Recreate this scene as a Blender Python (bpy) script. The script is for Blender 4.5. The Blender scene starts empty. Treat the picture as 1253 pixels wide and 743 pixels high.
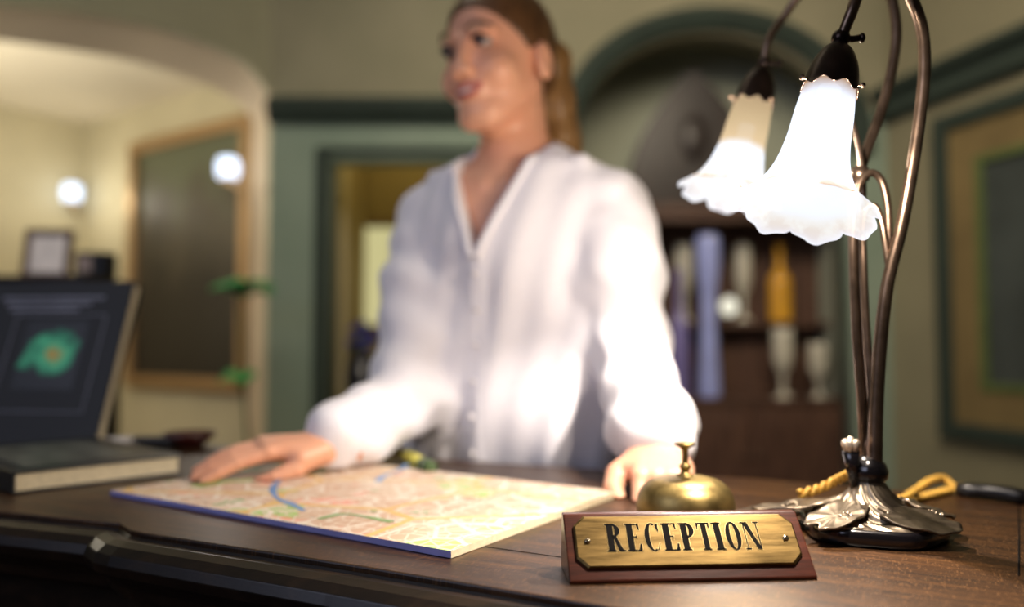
import bpy, bmesh, math, random
import numpy as np
from mathutils import Vector, Matrix
random.seed(7)
R = math.radians
C = bpy.context.scene.collection
# ---------------------------------------------------------------- camera, world, lights
F = 974.0; W, H = 1253, 743
DZ = 0.90                       # desk top height
CH = 0.158                      # camera above the desk top
CAMZ = DZ + CH
PITCH = math.atan2(420 - H / 2, F)
cd = bpy.data.cameras.new('camera'); cam = bpy.data.objects.new('camera', cd); C.objects.link(cam)
cd.sensor_width = 36; cd.lens = F / W * 36; cd.clip_start = 0.02
cam.location = (0, 0, CAMZ); cam.rotation_euler = (math.pi / 2 + PITCH, 0, 0)
cd.dof.use_dof = True; cd.dof.focus_distance = 0.575; cd.dof.aperture_fstop = 1.9
bpy.context.scene.camera = cam
sc = bpy.context.scene
sc.view_settings.view_transform = 'Standard'; sc.view_settings.look = 'None'
sc.view_settings.exposure = 0.0; sc.view_settings.gamma = 1.0; sc.view_settings.use_curve_mapping = False
sc.cycles.use_denoising = True
sc.cycles.max_bounces = 8; sc.cycles.transparent_max_bounces = 12
sc.cycles.sample_clamp_indirect = 4.0
w = bpy.data.worlds.new('world'); sc.world = w; w.use_nodes = True
w.node_tree.nodes['Background'].inputs[0].default_value = (0.5, 0.55, 0.5, 1)
w.node_tree.nodes['Background'].inputs[1].default_value = 0.05

def light(name, kind, loc, energy, col, size=0.1, sy=None, target=None, spread=None):
    l = bpy.data.lights.new(name, kind); l.energy = energy; l.color = col
    if kind == 'AREA':
        l.size = size
        if sy: l.shape = 'RECTANGLE'; l.size_y = sy
        if spread: l.spread = spread
    else: l.shadow_soft_size = size
    o = bpy.data.objects.new(name, l); C.objects.link(o); o.location = loc
    if target is not None:
        o.rotation_euler = (Vector(target) - Vector(loc)).to_track_quat('-Z', 'Y').to_euler()
    return o

LAMP_POWER = 18.0
light('cool_front_fill', 'AREA', (-2.0, -0.9, 2.3), 21, (0.72, 0.76, 1.0), 1.6, 1.3, (-0.1, 1.3, 1.2))  # added cool fill from the front left; the room has no window
light('niche_fill_light', 'AREA', (0.7, 1.5, 2.9), 22, (1.0, 0.86, 0.66), 1.4, 0.8, (0.9, 3.9, 1.3), R(110))  # added overhead fill aimed at the niche; no fixture is built
light('left_wall_fill', 'AREA', (-0.6, 1.5, 3.1), 24, (1.0, 0.93, 0.78), 1.2, 1.0, (-0.9, 3.6, 1.8))  # added soft fill for the upper left walls, without a fixture
light('far_ceiling_fill', 'AREA', (-3.0, 3.3, 1.5), 32, (1.0, 0.93, 0.80), 0.8, 0.8, (-3.0, 3.3, 3.0))  # added, points up to brighten the far room's ceiling
light('far_room_light', 'POINT', (-3.3, 3.5, 1.55), 22, (1.0, 0.90, 0.74), 0.25)
light('corridor_light', 'POINT', (-0.45, 4.25, 2.3), 5, (1.0, 0.80, 0.40), 0.1)

# ---------------------------------------------------------------- helpers
def P(px, py, d):
    """a point seen at a place in the frame, at world distance y = d"""
    v = Vector(((px - W / 2) / F, 1.0, -(py - H / 2) / F))
    c, s = math.cos(PITCH), math.sin(PITCH)
    v = Vector((v.x, v.y * c - v.z * s, v.y * s + v.z * c))
    v *= d / v.y
    return Vector((v.x, v.y, v.z + CAMZ))
def D(px, py, z=0.0):
    """a point on the desk top (or z above it)"""
    v = P(px, py, 1.0); t = (DZ + z - CAMZ) / (v.z - CAMZ)
    return Vector((v.x * t, v.y * t, DZ + z))

def lin(c): return tuple(((x / 255) / 12.92 if x / 255 <= .04045 else ((x / 255 + .055) / 1.055) ** 2.4) for x in c)

class NT:
    def __init__(s, name):
        s.m = bpy.data.materials.new(name); s.m.use_nodes = True; s.t = s.m.node_tree; s.n = s.t.nodes
        s.b = s.n['Principled BSDF']; s.out = s.n['Material Output']
    def add(s, kind, **kw):
        x = s.n.new(kind)
        for k, v in kw.items(): setattr(x, k, v)
        return x
    def link(s, a, b): s.t.links.new(a, b)
    def coords(s, scale=(1, 1, 1), rot=(0, 0, 0), kind='Object'):
        tc = s.add('ShaderNodeTexCoord'); mp = s.add('ShaderNodeMapping')
        mp.inputs['Scale'].default_value = scale; mp.inputs['Rotation'].default_value = rot
        s.link(tc.outputs[kind], mp.inputs[0]); return mp.outputs[0]
    def noise(s, vec, scale, detail=4, rough=.5, dist=0):
        x = s.add('ShaderNodeTexNoise'); s.link(vec, x.inputs['Vector'])
        x.inputs['Scale'].default_value = scale; x.inputs['Detail'].default_value = detail
        x.inputs['Roughness'].default_value = rough; x.inputs['Distortion'].default_value = dist
        return x.outputs[0]
    def ramp(s, fac, stops, interp='LINEAR'):
        x = s.add('ShaderNodeValToRGB'); x.color_ramp.interpolation = interp
        e = x.color_ramp.elements
        while len(e) < len(stops): e.new(0.5)
        for k, (p, c) in enumerate(stops):
            e[k].position = p; e[k].color = (c[0], c[1], c[2], 1)
        s.link(fac, x.inputs[0]); return x.outputs[0]
    def mix(s, fac, a, b, mode='MIX'):
        x = s.add('ShaderNodeMix', data_type='RGBA', blend_type=mode)
        for sock, v in ((x.inputs[0], fac), (x.inputs[6], a), (x.inputs[7], b)):
            if hasattr(v, 'is_linked') or isinstance(v, bpy.types.NodeSocket): s.link(v, sock)
            elif isinstance(v, (int, float)): sock.default_value = v
            else: sock.default_value = (v[0], v[1], v[2], 1)
        return x.outputs[2]
    def bump(s, h, strength=.3, dist=.002):
        x = s.add('ShaderNodeBump'); x.inputs['Strength'].default_value = strength; x.inputs['Distance'].default_value = dist
        s.link(h, x.inputs['Height']); s.link(x.outputs[0], s.b.inputs['Normal'])
    def base(s, v):
        if isinstance(v, bpy.types.NodeSocket): s.link(v, s.b.inputs['Base Color'])
        else: s.b.inputs['Base Color'].default_value = (v[0], v[1], v[2], 1)

def simple(name, col, rough=.6, metal=0, var=.15, scale=20, bump=0, **kw):
    """procedural surface: a base colour with a little noise in it"""
    t = NT(name); c = lin(col); v = t.coords()
    n = t.noise(v, scale, 4)
    t.base(t.ramp(n, [(.3, tuple(x * (1 - var) for x in c)), (.7, tuple(min(1, x * (1 + var)) for x in c))]))
    t.b.inputs['Roughness'].default_value = rough; t.b.inputs['Metallic'].default_value = metal
    if bump: t.bump(n, bump, .002)
    for k, x in kw.items(): t.b.inputs[k.replace('_', ' ')].default_value = x
    return t.m
def emit(name, col, s):
    t = NT(name); t.base((0.8, 0.8, 0.8)); t.b.inputs['Emission Color'].default_value = (*lin(col), 1)
    t.b.inputs['Emission Strength'].default_value = s; t.base((0, 0, 0)); return t.m

def obj(name, me, m=None, parent=None, smooth=False, kind=None, label=None):
    if isinstance(me, bmesh.types.BMesh):
        bm = me; bmesh.ops.recalc_face_normals(bm, faces=bm.faces[:]); me = bpy.data.meshes.new(name); bm.to_mesh(me); bm.free()
    o = bpy.data.objects.new(name, me); C.objects.link(o)
    if m:
        for x in (m if isinstance(m, (list, tuple)) else [m]): me.materials.append(x)
    if smooth: me.polygons.foreach_set('use_smooth', [True] * len(me.polygons))
    if parent: o.parent = parent; o.matrix_parent_inverse = Matrix.Identity(4)
    if kind: o['kind'] = kind
    if label: o['label'] = label
    return o
def thing(name, label, cat, loc=(0, 0, 0), rz=0, group=None):
    o = bpy.data.objects.new(name, None); C.objects.link(o); o.location = loc; o.rotation_euler = (0, 0, rz)
    o.empty_display_size = .05
    return tag(o, label, cat, group)
def tag(o, label, cat, group=None):
    o['label'] = label; o['category'] = cat
    if group: o['group'] = group
    return o
def copy_tree(o, parent=None):
    c = o.copy(); C.objects.link(c); c.parent = parent
    for ch in list(o.children): copy_tree(ch, c)
    return c
def bevel(o, wd=.002, seg=2):
    m = o.modifiers.new('b', 'BEVEL'); m.width = wd; m.segments = seg; m.limit_method = 'ANGLE'; return o

def box(bm, lo, hi, M=None):
    vs = [bm.verts.new((x, y, z)) for x in (lo[0], hi[0]) for y in (lo[1], hi[1]) for z in (lo[2], hi[2])]
    for f in ((0, 1, 3, 2), (4, 6, 7, 5), (0, 4, 5, 1), (2, 3, 7, 6), (0, 2, 6, 4), (1, 5, 7, 3)):
        bm.faces.new([vs[i] for i in f])
    if M is not None: bmesh.ops.transform(bm, matrix=M, verts=vs)
    return vs
def prism(bm, pts, z0, z1):
    a = [bm.verts.new((p[0], p[1], z0)) for p in pts]; b = [bm.verts.new((p[0], p[1], z1)) for p in pts]
    bm.faces.new(a[::-1]); bm.faces.new(b)
    for i in range(len(a)):
        j = (i + 1) % len(a); bm.faces.new((a[i], a[j], b[j], b[i]))
    return a + b
def lathe(bm, prof, seg=32, M=None, cap=True):
    rings = []
    for r, z in prof:
        rings.append([bm.verts.new((r * math.cos(2 * math.pi * k / seg), r * math.sin(2 * math.pi * k / seg), z)) for k in range(seg)])
    for a, b in zip(rings, rings[1:]):
        for k in range(seg):
            j = (k + 1) % seg; bm.faces.new((a[k], a[j], b[j], b[k]))
    if cap:
        bm.faces.new(rings[0][::-1]); bm.faces.new(rings[-1])
    vs = [v for r_ in rings for v in r_]
    if M is not None: bmesh.ops.transform(bm, matrix=M, verts=vs)
    return vs
def spline(pts, n=8):
    """Catmull-Rom through points (vectors of any length)"""
    pts = [np.array(p, float) for p in pts]
    q = [2 * pts[0] - pts[1]] + pts + [2 * pts[-1] - pts[-2]]; out = []
    for i in range(1, len(q) - 2):
        for k in range(n):
            t = k / n; a, b, c, d = q[i - 1:i + 3]
            out.append(.5 * (2 * b + (c - a) * t + (2 * a - 5 * b + 4 * c - d) * t * t + (3 * b - a - 3 * c + d) * t ** 3))
    out.append(pts[-1]); return out
def tube(bm, pts, rad, seg=12, ell=None):
    """sweep a circle along a polyline; rad is a number or one per point"""
    pts = [Vector(p[:3]) for p in pts]; n = len(pts)
    rad = [float(x) for x in (rad if hasattr(rad, "__len__") else [rad] * n)]
    T = [(pts[min(i + 1, n - 1)] - pts[max(i - 1, 0)]).normalized() for i in range(n)]
    u = T[0].orthogonal().normalized(); rings = []
    for i in range(n):
        u = (u - T[i] * u.dot(T[i])).normalized(); v = T[i].cross(u)
        rings.append([bm.verts.new(pts[i] + rad[i] * (math.cos(a) * u + math.sin(a) * v)) for a in (2 * math.pi * k / seg for k in range(seg))])
    for a, b in zip(rings, rings[1:]):
        for k in range(seg):
            j = (k + 1) % seg; bm.faces.new((a[k], a[j], b[j], b[k]))
    bm.faces.new(rings[0][::-1]); bm.faces.new(rings[-1])
    return bm
def ball(bm, c, r, M=None, seg=16):
    g = bmesh.ops.create_uvsphere(bm, u_segments=seg, v_segments=max(6, seg // 2), radius=1)
    S = Matrix.Diagonal((*((r, r, r) if not hasattr(r, '__len__') else r), 1))
    T = Matrix.Translation(c) @ (M if M is not None else Matrix.Identity(4)) @ S
    bmesh.ops.transform(bm, matrix=T, verts=g['verts'])
def BM(): return bmesh.new()
def flat2d(name, outer, holes, thick, M, m, **kw):
    """outline with holes extruded into a solid slab; outline lies in local XY, M places it"""
    cu = bpy.data.curves.new(name, 'CURVE'); cu.dimensions = '2D'; cu.fill_mode = 'BOTH'; cu.extrude = thick / 2
    for pts in [outer] + holes:
        s = cu.splines.new('POLY'); s.points.add(len(pts) - 1); s.use_cyclic_u = True
        for p, q in zip(s.points, pts): p.co = (q[0], q[1], 0, 1)
    t = bpy.data.objects.new('tmp', cu); C.objects.link(t)
    me = bpy.data.meshes.new_from_object(t.evaluated_get(bpy.context.evaluated_depsgraph_get()))
    bpy.data.objects.remove(t); bpy.data.curves.remove(cu)
    me.transform(M); me.name = name
    me.materials.clear()
    bm = BM(); bm.from_mesh(me); bmesh.ops.remove_doubles(bm, verts=bm.verts[:], dist=1e-5); bmesh.ops.recalc_face_normals(bm, faces=bm.faces[:]); bm.to_mesh(me); bm.free()
    return obj(name, me, m, **kw)

# signed-distance modelling (organic shapes), meshed with surface nets
def nets(f, lo, hi, h):
    ax = [np.arange(lo[i], hi[i] + h, h, dtype=np.float32) for i in range(3)]
    X, Y, Z = np.meshgrid(*ax, indexing='ij', sparse=True)
    v = np.broadcast_to(f(X, Y, Z), tuple(len(a) for a in ax)).astype(np.float32)
    v = v.copy(); v[0] = v[-1] = abs(h); v[:, 0] = v[:, -1] = abs(h); v[:, :, 0] = v[:, :, -1] = abs(h)
    n = np.array(v.shape) - 1
    ins = v < 0
    sl = lambda a, o: a[o[0]:o[0] + n[0], o[1]:o[1] + n[1], o[2]:o[2] + n[2]]
    cnt = np.zeros(n, np.int8)
    for o in np.ndindex(2, 2, 2): cnt += sl(ins, o)
    act = (cnt > 0) & (cnt < 8); idx = np.argwhere(act)
    ids = -np.ones(n, np.int64); ids[act] = np.arange(len(idx))
    pos = np.zeros((len(idx), 3)); num = np.zeros(len(idx))
    for a in range(3):
        for o in np.ndindex(2, 2):
            c0 = list(o); c0.insert(a, 0); c1 = list(c0); c1[a] = 1
            i0 = idx + c0; i1 = idx + c1
            va = v[tuple(i0.T)]; vb = v[tuple(i1.T)]
            m = (va < 0) != (vb < 0)
            t = np.where(m, va / np.where(m, va - vb, 1), 0)
            p = np.tile(np.array(c0, float), (len(idx), 1)); p[:, a] += t
            pos += p * m[:, None]; num += m
    pos = (pos / num[:, None] + idx) * h + np.array([a[0] for a in ax])
    quads = []
    for a in range(3):
        b, c = (a + 1) % 3, (a + 2) % 3
        s0 = [slice(None)] * 3; s1 = [slice(None)] * 3; s0[a] = slice(0, -1); s1[a] = slice(1, None)
        x0 = ins[tuple(s0)]; x1 = ins[tuple(s1)]; e = np.argwhere(x0 != x1)
        e = e[(e[:, b] > 0) & (e[:, c] > 0) & (e[:, b] < n[b]) & (e[:, c] < n[c])]
        flip = x0[tuple(e.T)]
        q = []
        for db, dc in ((0, 0), (-1, 0), (-1, -1), (0, -1)):
            k = e.copy(); k[:, b] += db; k[:, c] += dc; q.append(ids[tuple(k.T)])
        q = np.stack(q, 1); q[~flip] = q[~flip][:, ::-1]; quads.append(q)
    return pos, np.concatenate(quads)
def join_nets(parts):
    vs, fs, k = [], [], 0
    for p, q in parts: vs.append(p); fs.append(q + k); k += len(p)
    me = bpy.data.meshes.new('m'); me.from_pydata(np.concatenate(vs).tolist(), [], np.concatenate(fs).tolist()); return me
def sm(a, b, k):
    h = np.clip(.5 + .5 * (b - a) / k, 0, 1); return b + (a - b) * h - k * h * (1 - h)
def sub(a, b, k):
    h = np.clip(.5 - .5 * (a + b) / k, 0, 1); return a + (-b - a) * h + k * h * (1 - h)
def ellip(X, Y, Z, c, r):
    x, y, z = (X - c[0]) / r[0], (Y - c[1]) / r[1], (Z - c[2]) / r[2]
    k = np.sqrt(x * x + y * y + z * z) + 1e-6
    k2 = np.sqrt((x / r[0]) ** 2 + (y / r[1]) ** 2 + (z / r[2]) ** 2) + 1e-6
    return k * (k - 1) / k2
def cap(X, Y, Z, a, b, ra, rb):
    a = np.array(a, float); b = np.array(b, float); d = b - a; L = (d * d).sum()
    t = np.clip(((X - a[0]) * d[0] + (Y - a[1]) * d[1] + (Z - a[2]) * d[2]) / L, 0, 1)
    return np.sqrt((X - a[0] - t * d[0]) ** 2 + (Y - a[1] - t * d[1]) ** 2 + (Z - a[2] - t * d[2]) ** 2) - (ra + (rb - ra) * t)

# ---------------------------------------------------------------- materials
def wood(name, dark, mid, light_, scale=(2, 26, 26), rough=.32, bumpy=.12, coat=.3):
    t = NT(name); v = t.coords(scale)
    n = t.noise(v, 2.2, 8, .62, .8); v2 = t.coords(tuple(x * 3.2 for x in scale)); n2 = t.noise(v2, 6, 5, .7)
    c = t.ramp(n, [(.28, lin(dark)), (.5, lin(mid)), (.74, lin(light_))])
    c2 = t.ramp(n2, [(.35, (.45, .42, .4)), (.6, (1, 1, 1))])
    t.base(t.mix(.75, c, c2, 'MULTIPLY')); t.b.inputs['Roughness'].default_value = rough
    t.b.inputs['Coat Weight'].default_value = coat; t.b.inputs['Coat Roughness'].default_value = .25
    t.b.inputs['Specular IOR Level'].default_value = .35
    t.bump(n2, bumpy, .001); return t.m
m_desk = wood('desk_oak', (24, 14, 6), (54, 33, 14), (86, 56, 27), coat=.05, rough=.40)
m_deskdark = wood('dark_moulding', (14, 10, 8), (30, 21, 15), (52, 37, 25), rough=.36)
m_maho = wood('mahogany', (38, 15, 8), (70, 29, 16), (94, 44, 24), (3, 40, 40), .3)
m_cab = wood('cabinet_wood', (56, 38, 30), (88, 62, 50), (112, 82, 64), (16, 16, 2), .5)
t_ = m_desk.node_tree
fl = t_.nodes.new('ShaderNodeTexNoise'); fm = t_.nodes.new('ShaderNodeMapping'); ftc = t_.nodes.new('ShaderNodeTexCoord'); fm.inputs['Scale'].default_value = (420, 110, 1)
t_.links.new(ftc.outputs['Object'], fm.inputs[0]); t_.links.new(fm.outputs[0], fl.inputs['Vector']); fl.inputs['Scale'].default_value = 1.6; fl.inputs['Detail'].default_value = 2
fr_ = t_.nodes.new('ShaderNodeValToRGB'); fr_.color_ramp.elements[0].position = .56; fr_.color_ramp.elements[1].position = .68; t_.links.new(fl.outputs[0], fr_.inputs[0])
mxx = t_.nodes.new('ShaderNodeMix'); mxx.data_type = 'RGBA'; bs_ = t_.nodes['Principled BSDF']; src_ = bs_.inputs['Base Color'].links[0].from_socket
fsc = t_.nodes.new('ShaderNodeMath'); fsc.operation = 'MULTIPLY'; fsc.inputs[1].default_value = .30; t_.links.new(fr_.outputs[0], fsc.inputs[0]); t_.links.new(fsc.outputs[0], mxx.inputs[0]); t_.links.new(src_, mxx.inputs[6]); mxx.inputs[7].default_value = (*lin((120, 84, 50)), 1); t_.links.new(mxx.outputs[2], bs_.inputs['Base Color'])
def brass(name, col=(176, 142, 70), rough=.3, grime=.5, stretch=(1, 1, 1)):
    t = NT(name); v = t.coords(stretch); n = t.noise(v, 60, 6, .65); c = lin(col)
    t.base(t.ramp(n, [(.3, tuple(x * (1 - grime) for x in c)), (.62, c)]))
    t.b.inputs['Metallic'].default_value = 1
    r = t.add('ShaderNodeMapRange'); r.inputs[3].default_value = rough - .1; r.inputs[4].default_value = rough + .14
    t.link(n, r.inputs[0]); t.link(r.outputs[0], t.b.inputs['Roughness']); t.bump(n, .06, .0004); return t.m
m_bell = brass('bell_brass', (150, 130, 82), .40, .42)
m_plate = brass('plate_brass', (124, 102, 62), .40, .62, (.35, 5, 1))
m_black = simple('black_paint', (12, 9, 7), .85, 0, .1, 20, 0, Specular_IOR_Level=.1)
m_screw = simple('screw_steel', (190, 175, 150), .25, 1)
m_bronze = simple('bronze', (104, 88, 76), .32, .9, .35, 60, .2)
m_pewter = simple('pewter_relief', (132, 120, 104), .3, .9, .35, 90, .2)
m_blackmetal = simple('black_lacquer_metal', (22, 20, 24), .2, .3, .2, 30, 0, Coat_Weight=.6)
m_gold = simple('gold_thread', (196, 152, 60), .65, 0, .25, 300, .4)
m_rubber = simple('black_plastic', (16, 16, 18), .35)
m_skin = NT('skin'); v = m_skin.coords(); n = m_skin.noise(v, 14, 3)
m_skin.base(m_skin.ramp(n, [(.3, lin((218, 156, 126))), (.7, lin((232, 176, 146)))]))
m_skin.b.inputs['Roughness'].default_value = .45; m_skin.b.inputs['Subsurface Weight'].default_value = .12
m_skin.b.inputs['Subsurface Radius'].default_value = (.02, .008, .004); m_skin.b.inputs['Subsurface Scale'].default_value = .4; m_skin = m_skin.m
m_hair = NT('hair'); v = m_hair.coords((60, 60, 4)); n = m_hair.noise(v, 3, 6, .6)
m_hair.base(m_hair.ramp(n, [(.3, lin((52, 33, 21))), (.75, lin((118, 82, 48)))])); m_hair.b.inputs['Roughness'].default_value = .42
m_hair.bump(n, .5, .002); m_hair = m_hair.m
m_tail = NT('blonde_tail'); v = m_tail.coords((60, 60, 4)); n = m_tail.noise(v, 3, 6, .6)
m_tail.base(m_tail.ramp(n, [(.3, lin((88, 60, 34))), (.75, lin((176, 136, 84)))])); m_tail.b.inputs['Roughness'].default_value = .42; m_tail = m_tail.m
m_shirt = NT('white_blouse_cloth'); v = m_shirt.coords((1, 1, 1)); n = m_shirt.noise(v, 500, 2)
m_shirt.base(m_shirt.ramp(n, [(.3, lin((228, 227, 236))), (.7, lin((242, 241, 250)))])); m_shirt.b.inputs['Roughness'].default_value = .8
m_shirt.b.inputs['Sheen Weight'].default_value = .2; m_shirt.bump(n, .1, .0005); m_shirt = m_shirt.m
m_trouser = simple('dark_trousers', (26, 26, 34), .85)
m_shoe = simple('black_shoe', (14, 13, 13), .3)
m_paper = simple('cream_pages', (214, 202, 172), .8, 0, .12, 200, .2)
m_green = simple('sage_green_plaster', (136, 130, 104), .85, 0, .07, 3, .08)
m_greend = simple('green_moulding_paint', (42, 54, 46), .8, 0, .1, 6)
t = NT('two_tone_wall_paint'); tc_ = t.add('ShaderNodeTexCoord'); sp_ = t.add('ShaderNodeSeparateXYZ'); t.link(tc_.outputs['Object'], sp_.inputs[0])
mr_ = t.add('ShaderNodeMapRange'); mr_.inputs[1].default_value = 2.14; mr_.inputs[2].default_value = 2.16; t.link(sp_.outputs[2], mr_.inputs[0])
n = t.noise(tc_.outputs['Object'], 3, 4); lo_c = t.ramp(n, [(.3, lin((122, 138, 122))), (.7, lin((134, 148, 132)))]); up_c = t.ramp(n, [(.3, lin((130, 126, 102))), (.7, lin((142, 136, 112)))])
t.base(t.mix(mr_.outputs[0], lo_c, up_c)); t.b.inputs['Roughness'].default_value = .85; m_sage = t.m
m_cream = simple('cream_plaster', (196, 188, 158), .85, 0, .06, 3, .08)
m_ceil = simple('ceiling_plaster', (212, 202, 178), .9, 0, .05, 2, .05)
m_floor = wood('floor_boards', (40, 26, 18), (74, 50, 34), (98, 70, 48), (1.5, 10, 10), .45)
m_niche = simple('niche_plaster', (164, 168, 150), .85, 0, .06, 3)
m_gilt = brass('gilt_frame', (190, 160, 122), .5, .3)
m_goldpaint = simple('ochre_paint', (122, 104, 66), .7, 0, .15, 5)

# ---------------------------------------------------------------- room shell
WY = 3.7; TH = .2; RH = 3.2
def st(name, bm, m, **k): return obj(name, bm, m, kind='structure', **k)
b = BM(); box(b, (-6.5, -3, -.1), (5, 8, 0)); st('floor', b, m_floor)
b = BM(); box(b, (-6.5, -3, RH), (5, 8, RH + .1)); st('ceiling', b, m_ceil)
VXZ = Matrix(((1, 0, 0, 0), (0, 0, -1, 0), (0, 1, 0, 0), (0, 0, 0, 1)))       # XY outline -> XZ plane
def arch(cx, hw, zs, rise, n=28, right_to_left=True):
    return [(cx + hw * math.cos(math.pi * k / n), zs + rise * math.sin(math.pi * k / n)) for k in range(n + 1)]
NX, NHW, NZS, NR = .946, .64, 2.02, .52
DX0, DX1, DZT = -.86, .10, 1.93
MXR = 1.76
outer = [(-1.14, 0), (DX0, 0), (DX0, DZT), (DX1, DZT), (DX1, 0), (NX - NHW, 0)] + arch(NX, NHW, NZS, NR)[::-1] + [(NX + NHW, 0), (MXR, 0), (MXR, RH), (-1.14, RH)]
flat2d('wall_back', outer, [], TH, Matrix.Translation((0, WY + TH / 2, 0)) @ VXZ, m_sage, kind='structure')
# moulded arch band round the niche, its shelf-like capital and the cornices
def band(name, path, prof_w, prof_t, m, y):
    """a moulded strip following a path in the XZ plane at depth y, standing prof_t proud"""
    b = BM(); rings = []
    n = len(path)
    for i, p in enumerate(path):
        a = Vector(path[max(i - 1, 0)]); c = Vector(path[min(i + 1, n - 1)]); t = (c - a).normalized(); nn = Vector((-t.y, t.x))
        prof = [(-.5, 0), (-.5, .55), (-.3, .8), (-.18, .6), (0, 1), (.25, 1), (.38, .6), (.5, .5), (.5, 0)]
        rings.append([b.verts.new((p[0] + nn.x * u * prof_w, y - v * prof_t, p[1] + nn.y * u * prof_w)) for u, v in prof])
    for r0, r1 in zip(rings, rings[1:]):
        for k in range(len(r0) - 1): b.faces.new((r0[k], r0[k + 1], r1[k + 1], r1[k]))
        b.faces.new((r0[-1], r0[0], r1[0], r1[-1]))
    b.faces.new(rings[0]); b.faces.new(rings[-1][::-1])
    return st(name, b, m)
band('trim_1', [(NX - NHW - .05, 1.95)] + arch(NX, NHW + .05, NZS, NR + .05)[::-1] + [(NX + NHW + .05, 1.95)], .11, .06, m_greend, WY)
band('trim_2', [(-1.14, 2.15), (.24, 2.15)], .12, .08, m_greend, WY)
band('trim_3', [(DX0 - .03, 0), (DX0 - .03, DZT + .03), (DX1 + .03, DZT + .03), (DX1 + .03, 0)], .07, .03, m_greend, WY)
# niche behind the arch
b = BM(); box(b, (NX - NHW - .15, 4.25, 0), (NX + NHW + .25, 4.35, RH)); box(b, (NX - NHW - .12, WY + TH, 0), (NX - NHW - .02, 4.25, RH))
box(b, (NX + NHW + .02, WY + TH, 0), (NX + NHW + .12, 4.25, RH)); st('wall_niche', b, m_niche)
# corridor behind the door opening
m_och = simple('ochre_plaster', (158, 142, 92), .85, 0, .1, 3)
for nm, lo_, hi_ in (('wall_corridor_end', (-1.0, 4.9, 0), (.3, 5.0, 2.6)), ('wall_corridor_left', (-1.0, WY + TH, 0), (DX0 - .04, 4.9, 2.5)), ('wall_corridor_right', (DX1 + .04, WY + TH, 0), (.24, 4.9, 2.5)), ('ceiling_corridor', (-1.0, WY + TH, 2.5), (.24, 4.9, 2.6))):
    b = BM(); box(b, lo_, hi_); st(nm, b, m_och)
# right wall, coming forward
RW0 = Vector((MXR, WY, 0)); RWd = Vector((.25, -.968, 0)).normalized(); RWa = math.atan2(RWd.y, RWd.x)
MR = Matrix.Translation(RW0) @ Matrix.Rotation(RWa, 4, 'Z')        # local x runs along the wall, local +y points outside
b = BM(); box(b, (-.3, 0, 0), (6.4, .15, RH), MR); st('wall_right', b, m_green)
b = BM()
for z0, z1, t in ((2.10, 2.22, .05), (2.20, 2.24, .09), (2.09, 2.12, .03)): box(b, (0, -t, z0), (6, 0, z1), MR)
st('trim_4', b, m_greend)
# left wall with the wide flat arch
LW0 = Vector((-1.14, WY, 0)); MLW = Matrix.Translation(LW0) @ Matrix.Rotation(R(225), 4, 'Z')   # local x runs along the wall away from the corner
LT = .17; U1 = 1.75
fz = [(0.0, 2.24), (.03, 2.28), (.108, 2.345), (.2, 2.378), (.323, 2.398), (.53, 2.408), (.79, 2.386), (1.05, 2.34), (1.3, 2.27), (1.55, 2.17), (U1, 2.05)]
bz_ = [(.0, 2.13), (.04, 2.19), (.12, 2.23), (.25, 2.265), (.47, 2.287), (.67, 2.284), (1.03, 2.248), (1.25, 2.20), (1.4, 2.14), (1.6, 2.06), (U1, 1.98)]
fz = [tuple(p) for p in spline(fz, 5)]; bz_ = [tuple(p) for p in spline(bz_, 5)]
m_warm = simple('warm_plaster', (150, 146, 120), .85, 0, .07, 3, .08)
outer = fz + [(U1, 0), (6.6, 0), (6.6, RH), (0, RH)]
flat2d('wall_left', outer, [], .03, MLW @ Matrix.Translation((0, -.015, 0)) @ VXZ, m_warm, kind='structure')
# splayed soffit of the arch with its two reveals
b = BM(); pth_f = [(.0, 0)] + fz + [(U1, 0)]; pth_b = [(.0, 0)] + bz_ + [(U1, 0)]
def lw(p, q): return b.verts.new(MLW @ Vector((p[0], -q, p[1])))
ra, rb, rc, rd = [lw(p, .03) for p in pth_f], [lw(p, LT) for p in pth_b], [lw((p[0], p[1] + .3 if p[1] > 0 else 0), LT) for p in pth_b], [lw((p[0], p[1] + .3 if p[1] > 0 else 0), .03) for p in pth_f]
for k in range(len(ra) - 1):
    b.faces.new((ra[k], ra[k + 1], rb[k + 1], rb[k])); b.faces.new((rb[k], rb[k + 1], rc[k + 1], rc[k]))
box(b, (U1, -LT, 0), (6.6, -.031, 2.6), MLW)
st('trim_5', b, simple('arch_soffit_plaster', (214, 196, 168), .85, 0, .06, 3), smooth=False)
# the room beyond the arch
FR0 = Vector((-3.09, 5.61, 0)); FRd = Vector((1.01, -.70, 0)).normalized(); MF = Matrix.Translation(FR0) @ Matrix.Rotation(math.atan2(FRd.y, FRd.x), 4, 'Z')
b = BM(); box(b, (-.1, 0, 0), (2.62, .1, 2.7), MF); st('wall_far', b, m_cream)
b = BM(); box(b, (-3.2, -.1, 0), (0, 0, 2.7), Matrix.Translation(FR0) @ Matrix.Rotation(math.atan2(FRd.y, FRd.x) + R(90), 4, 'Z')); st('wall_side', b, m_cream)
b = BM()
prism(b, [(-1.28, 3.80), (-5.0, .10), (-6.3, 1.4), (-5.4, 4.2), (-3.2, 5.75), (-1.05, 4.35)], 2.6, 2.66); st('ceiling_far', b, m_ceil)
b = BM(); box(b, (-6.5, -3.1, 0), (5, -3, RH)); st('wall_front', b, m_green)

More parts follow.
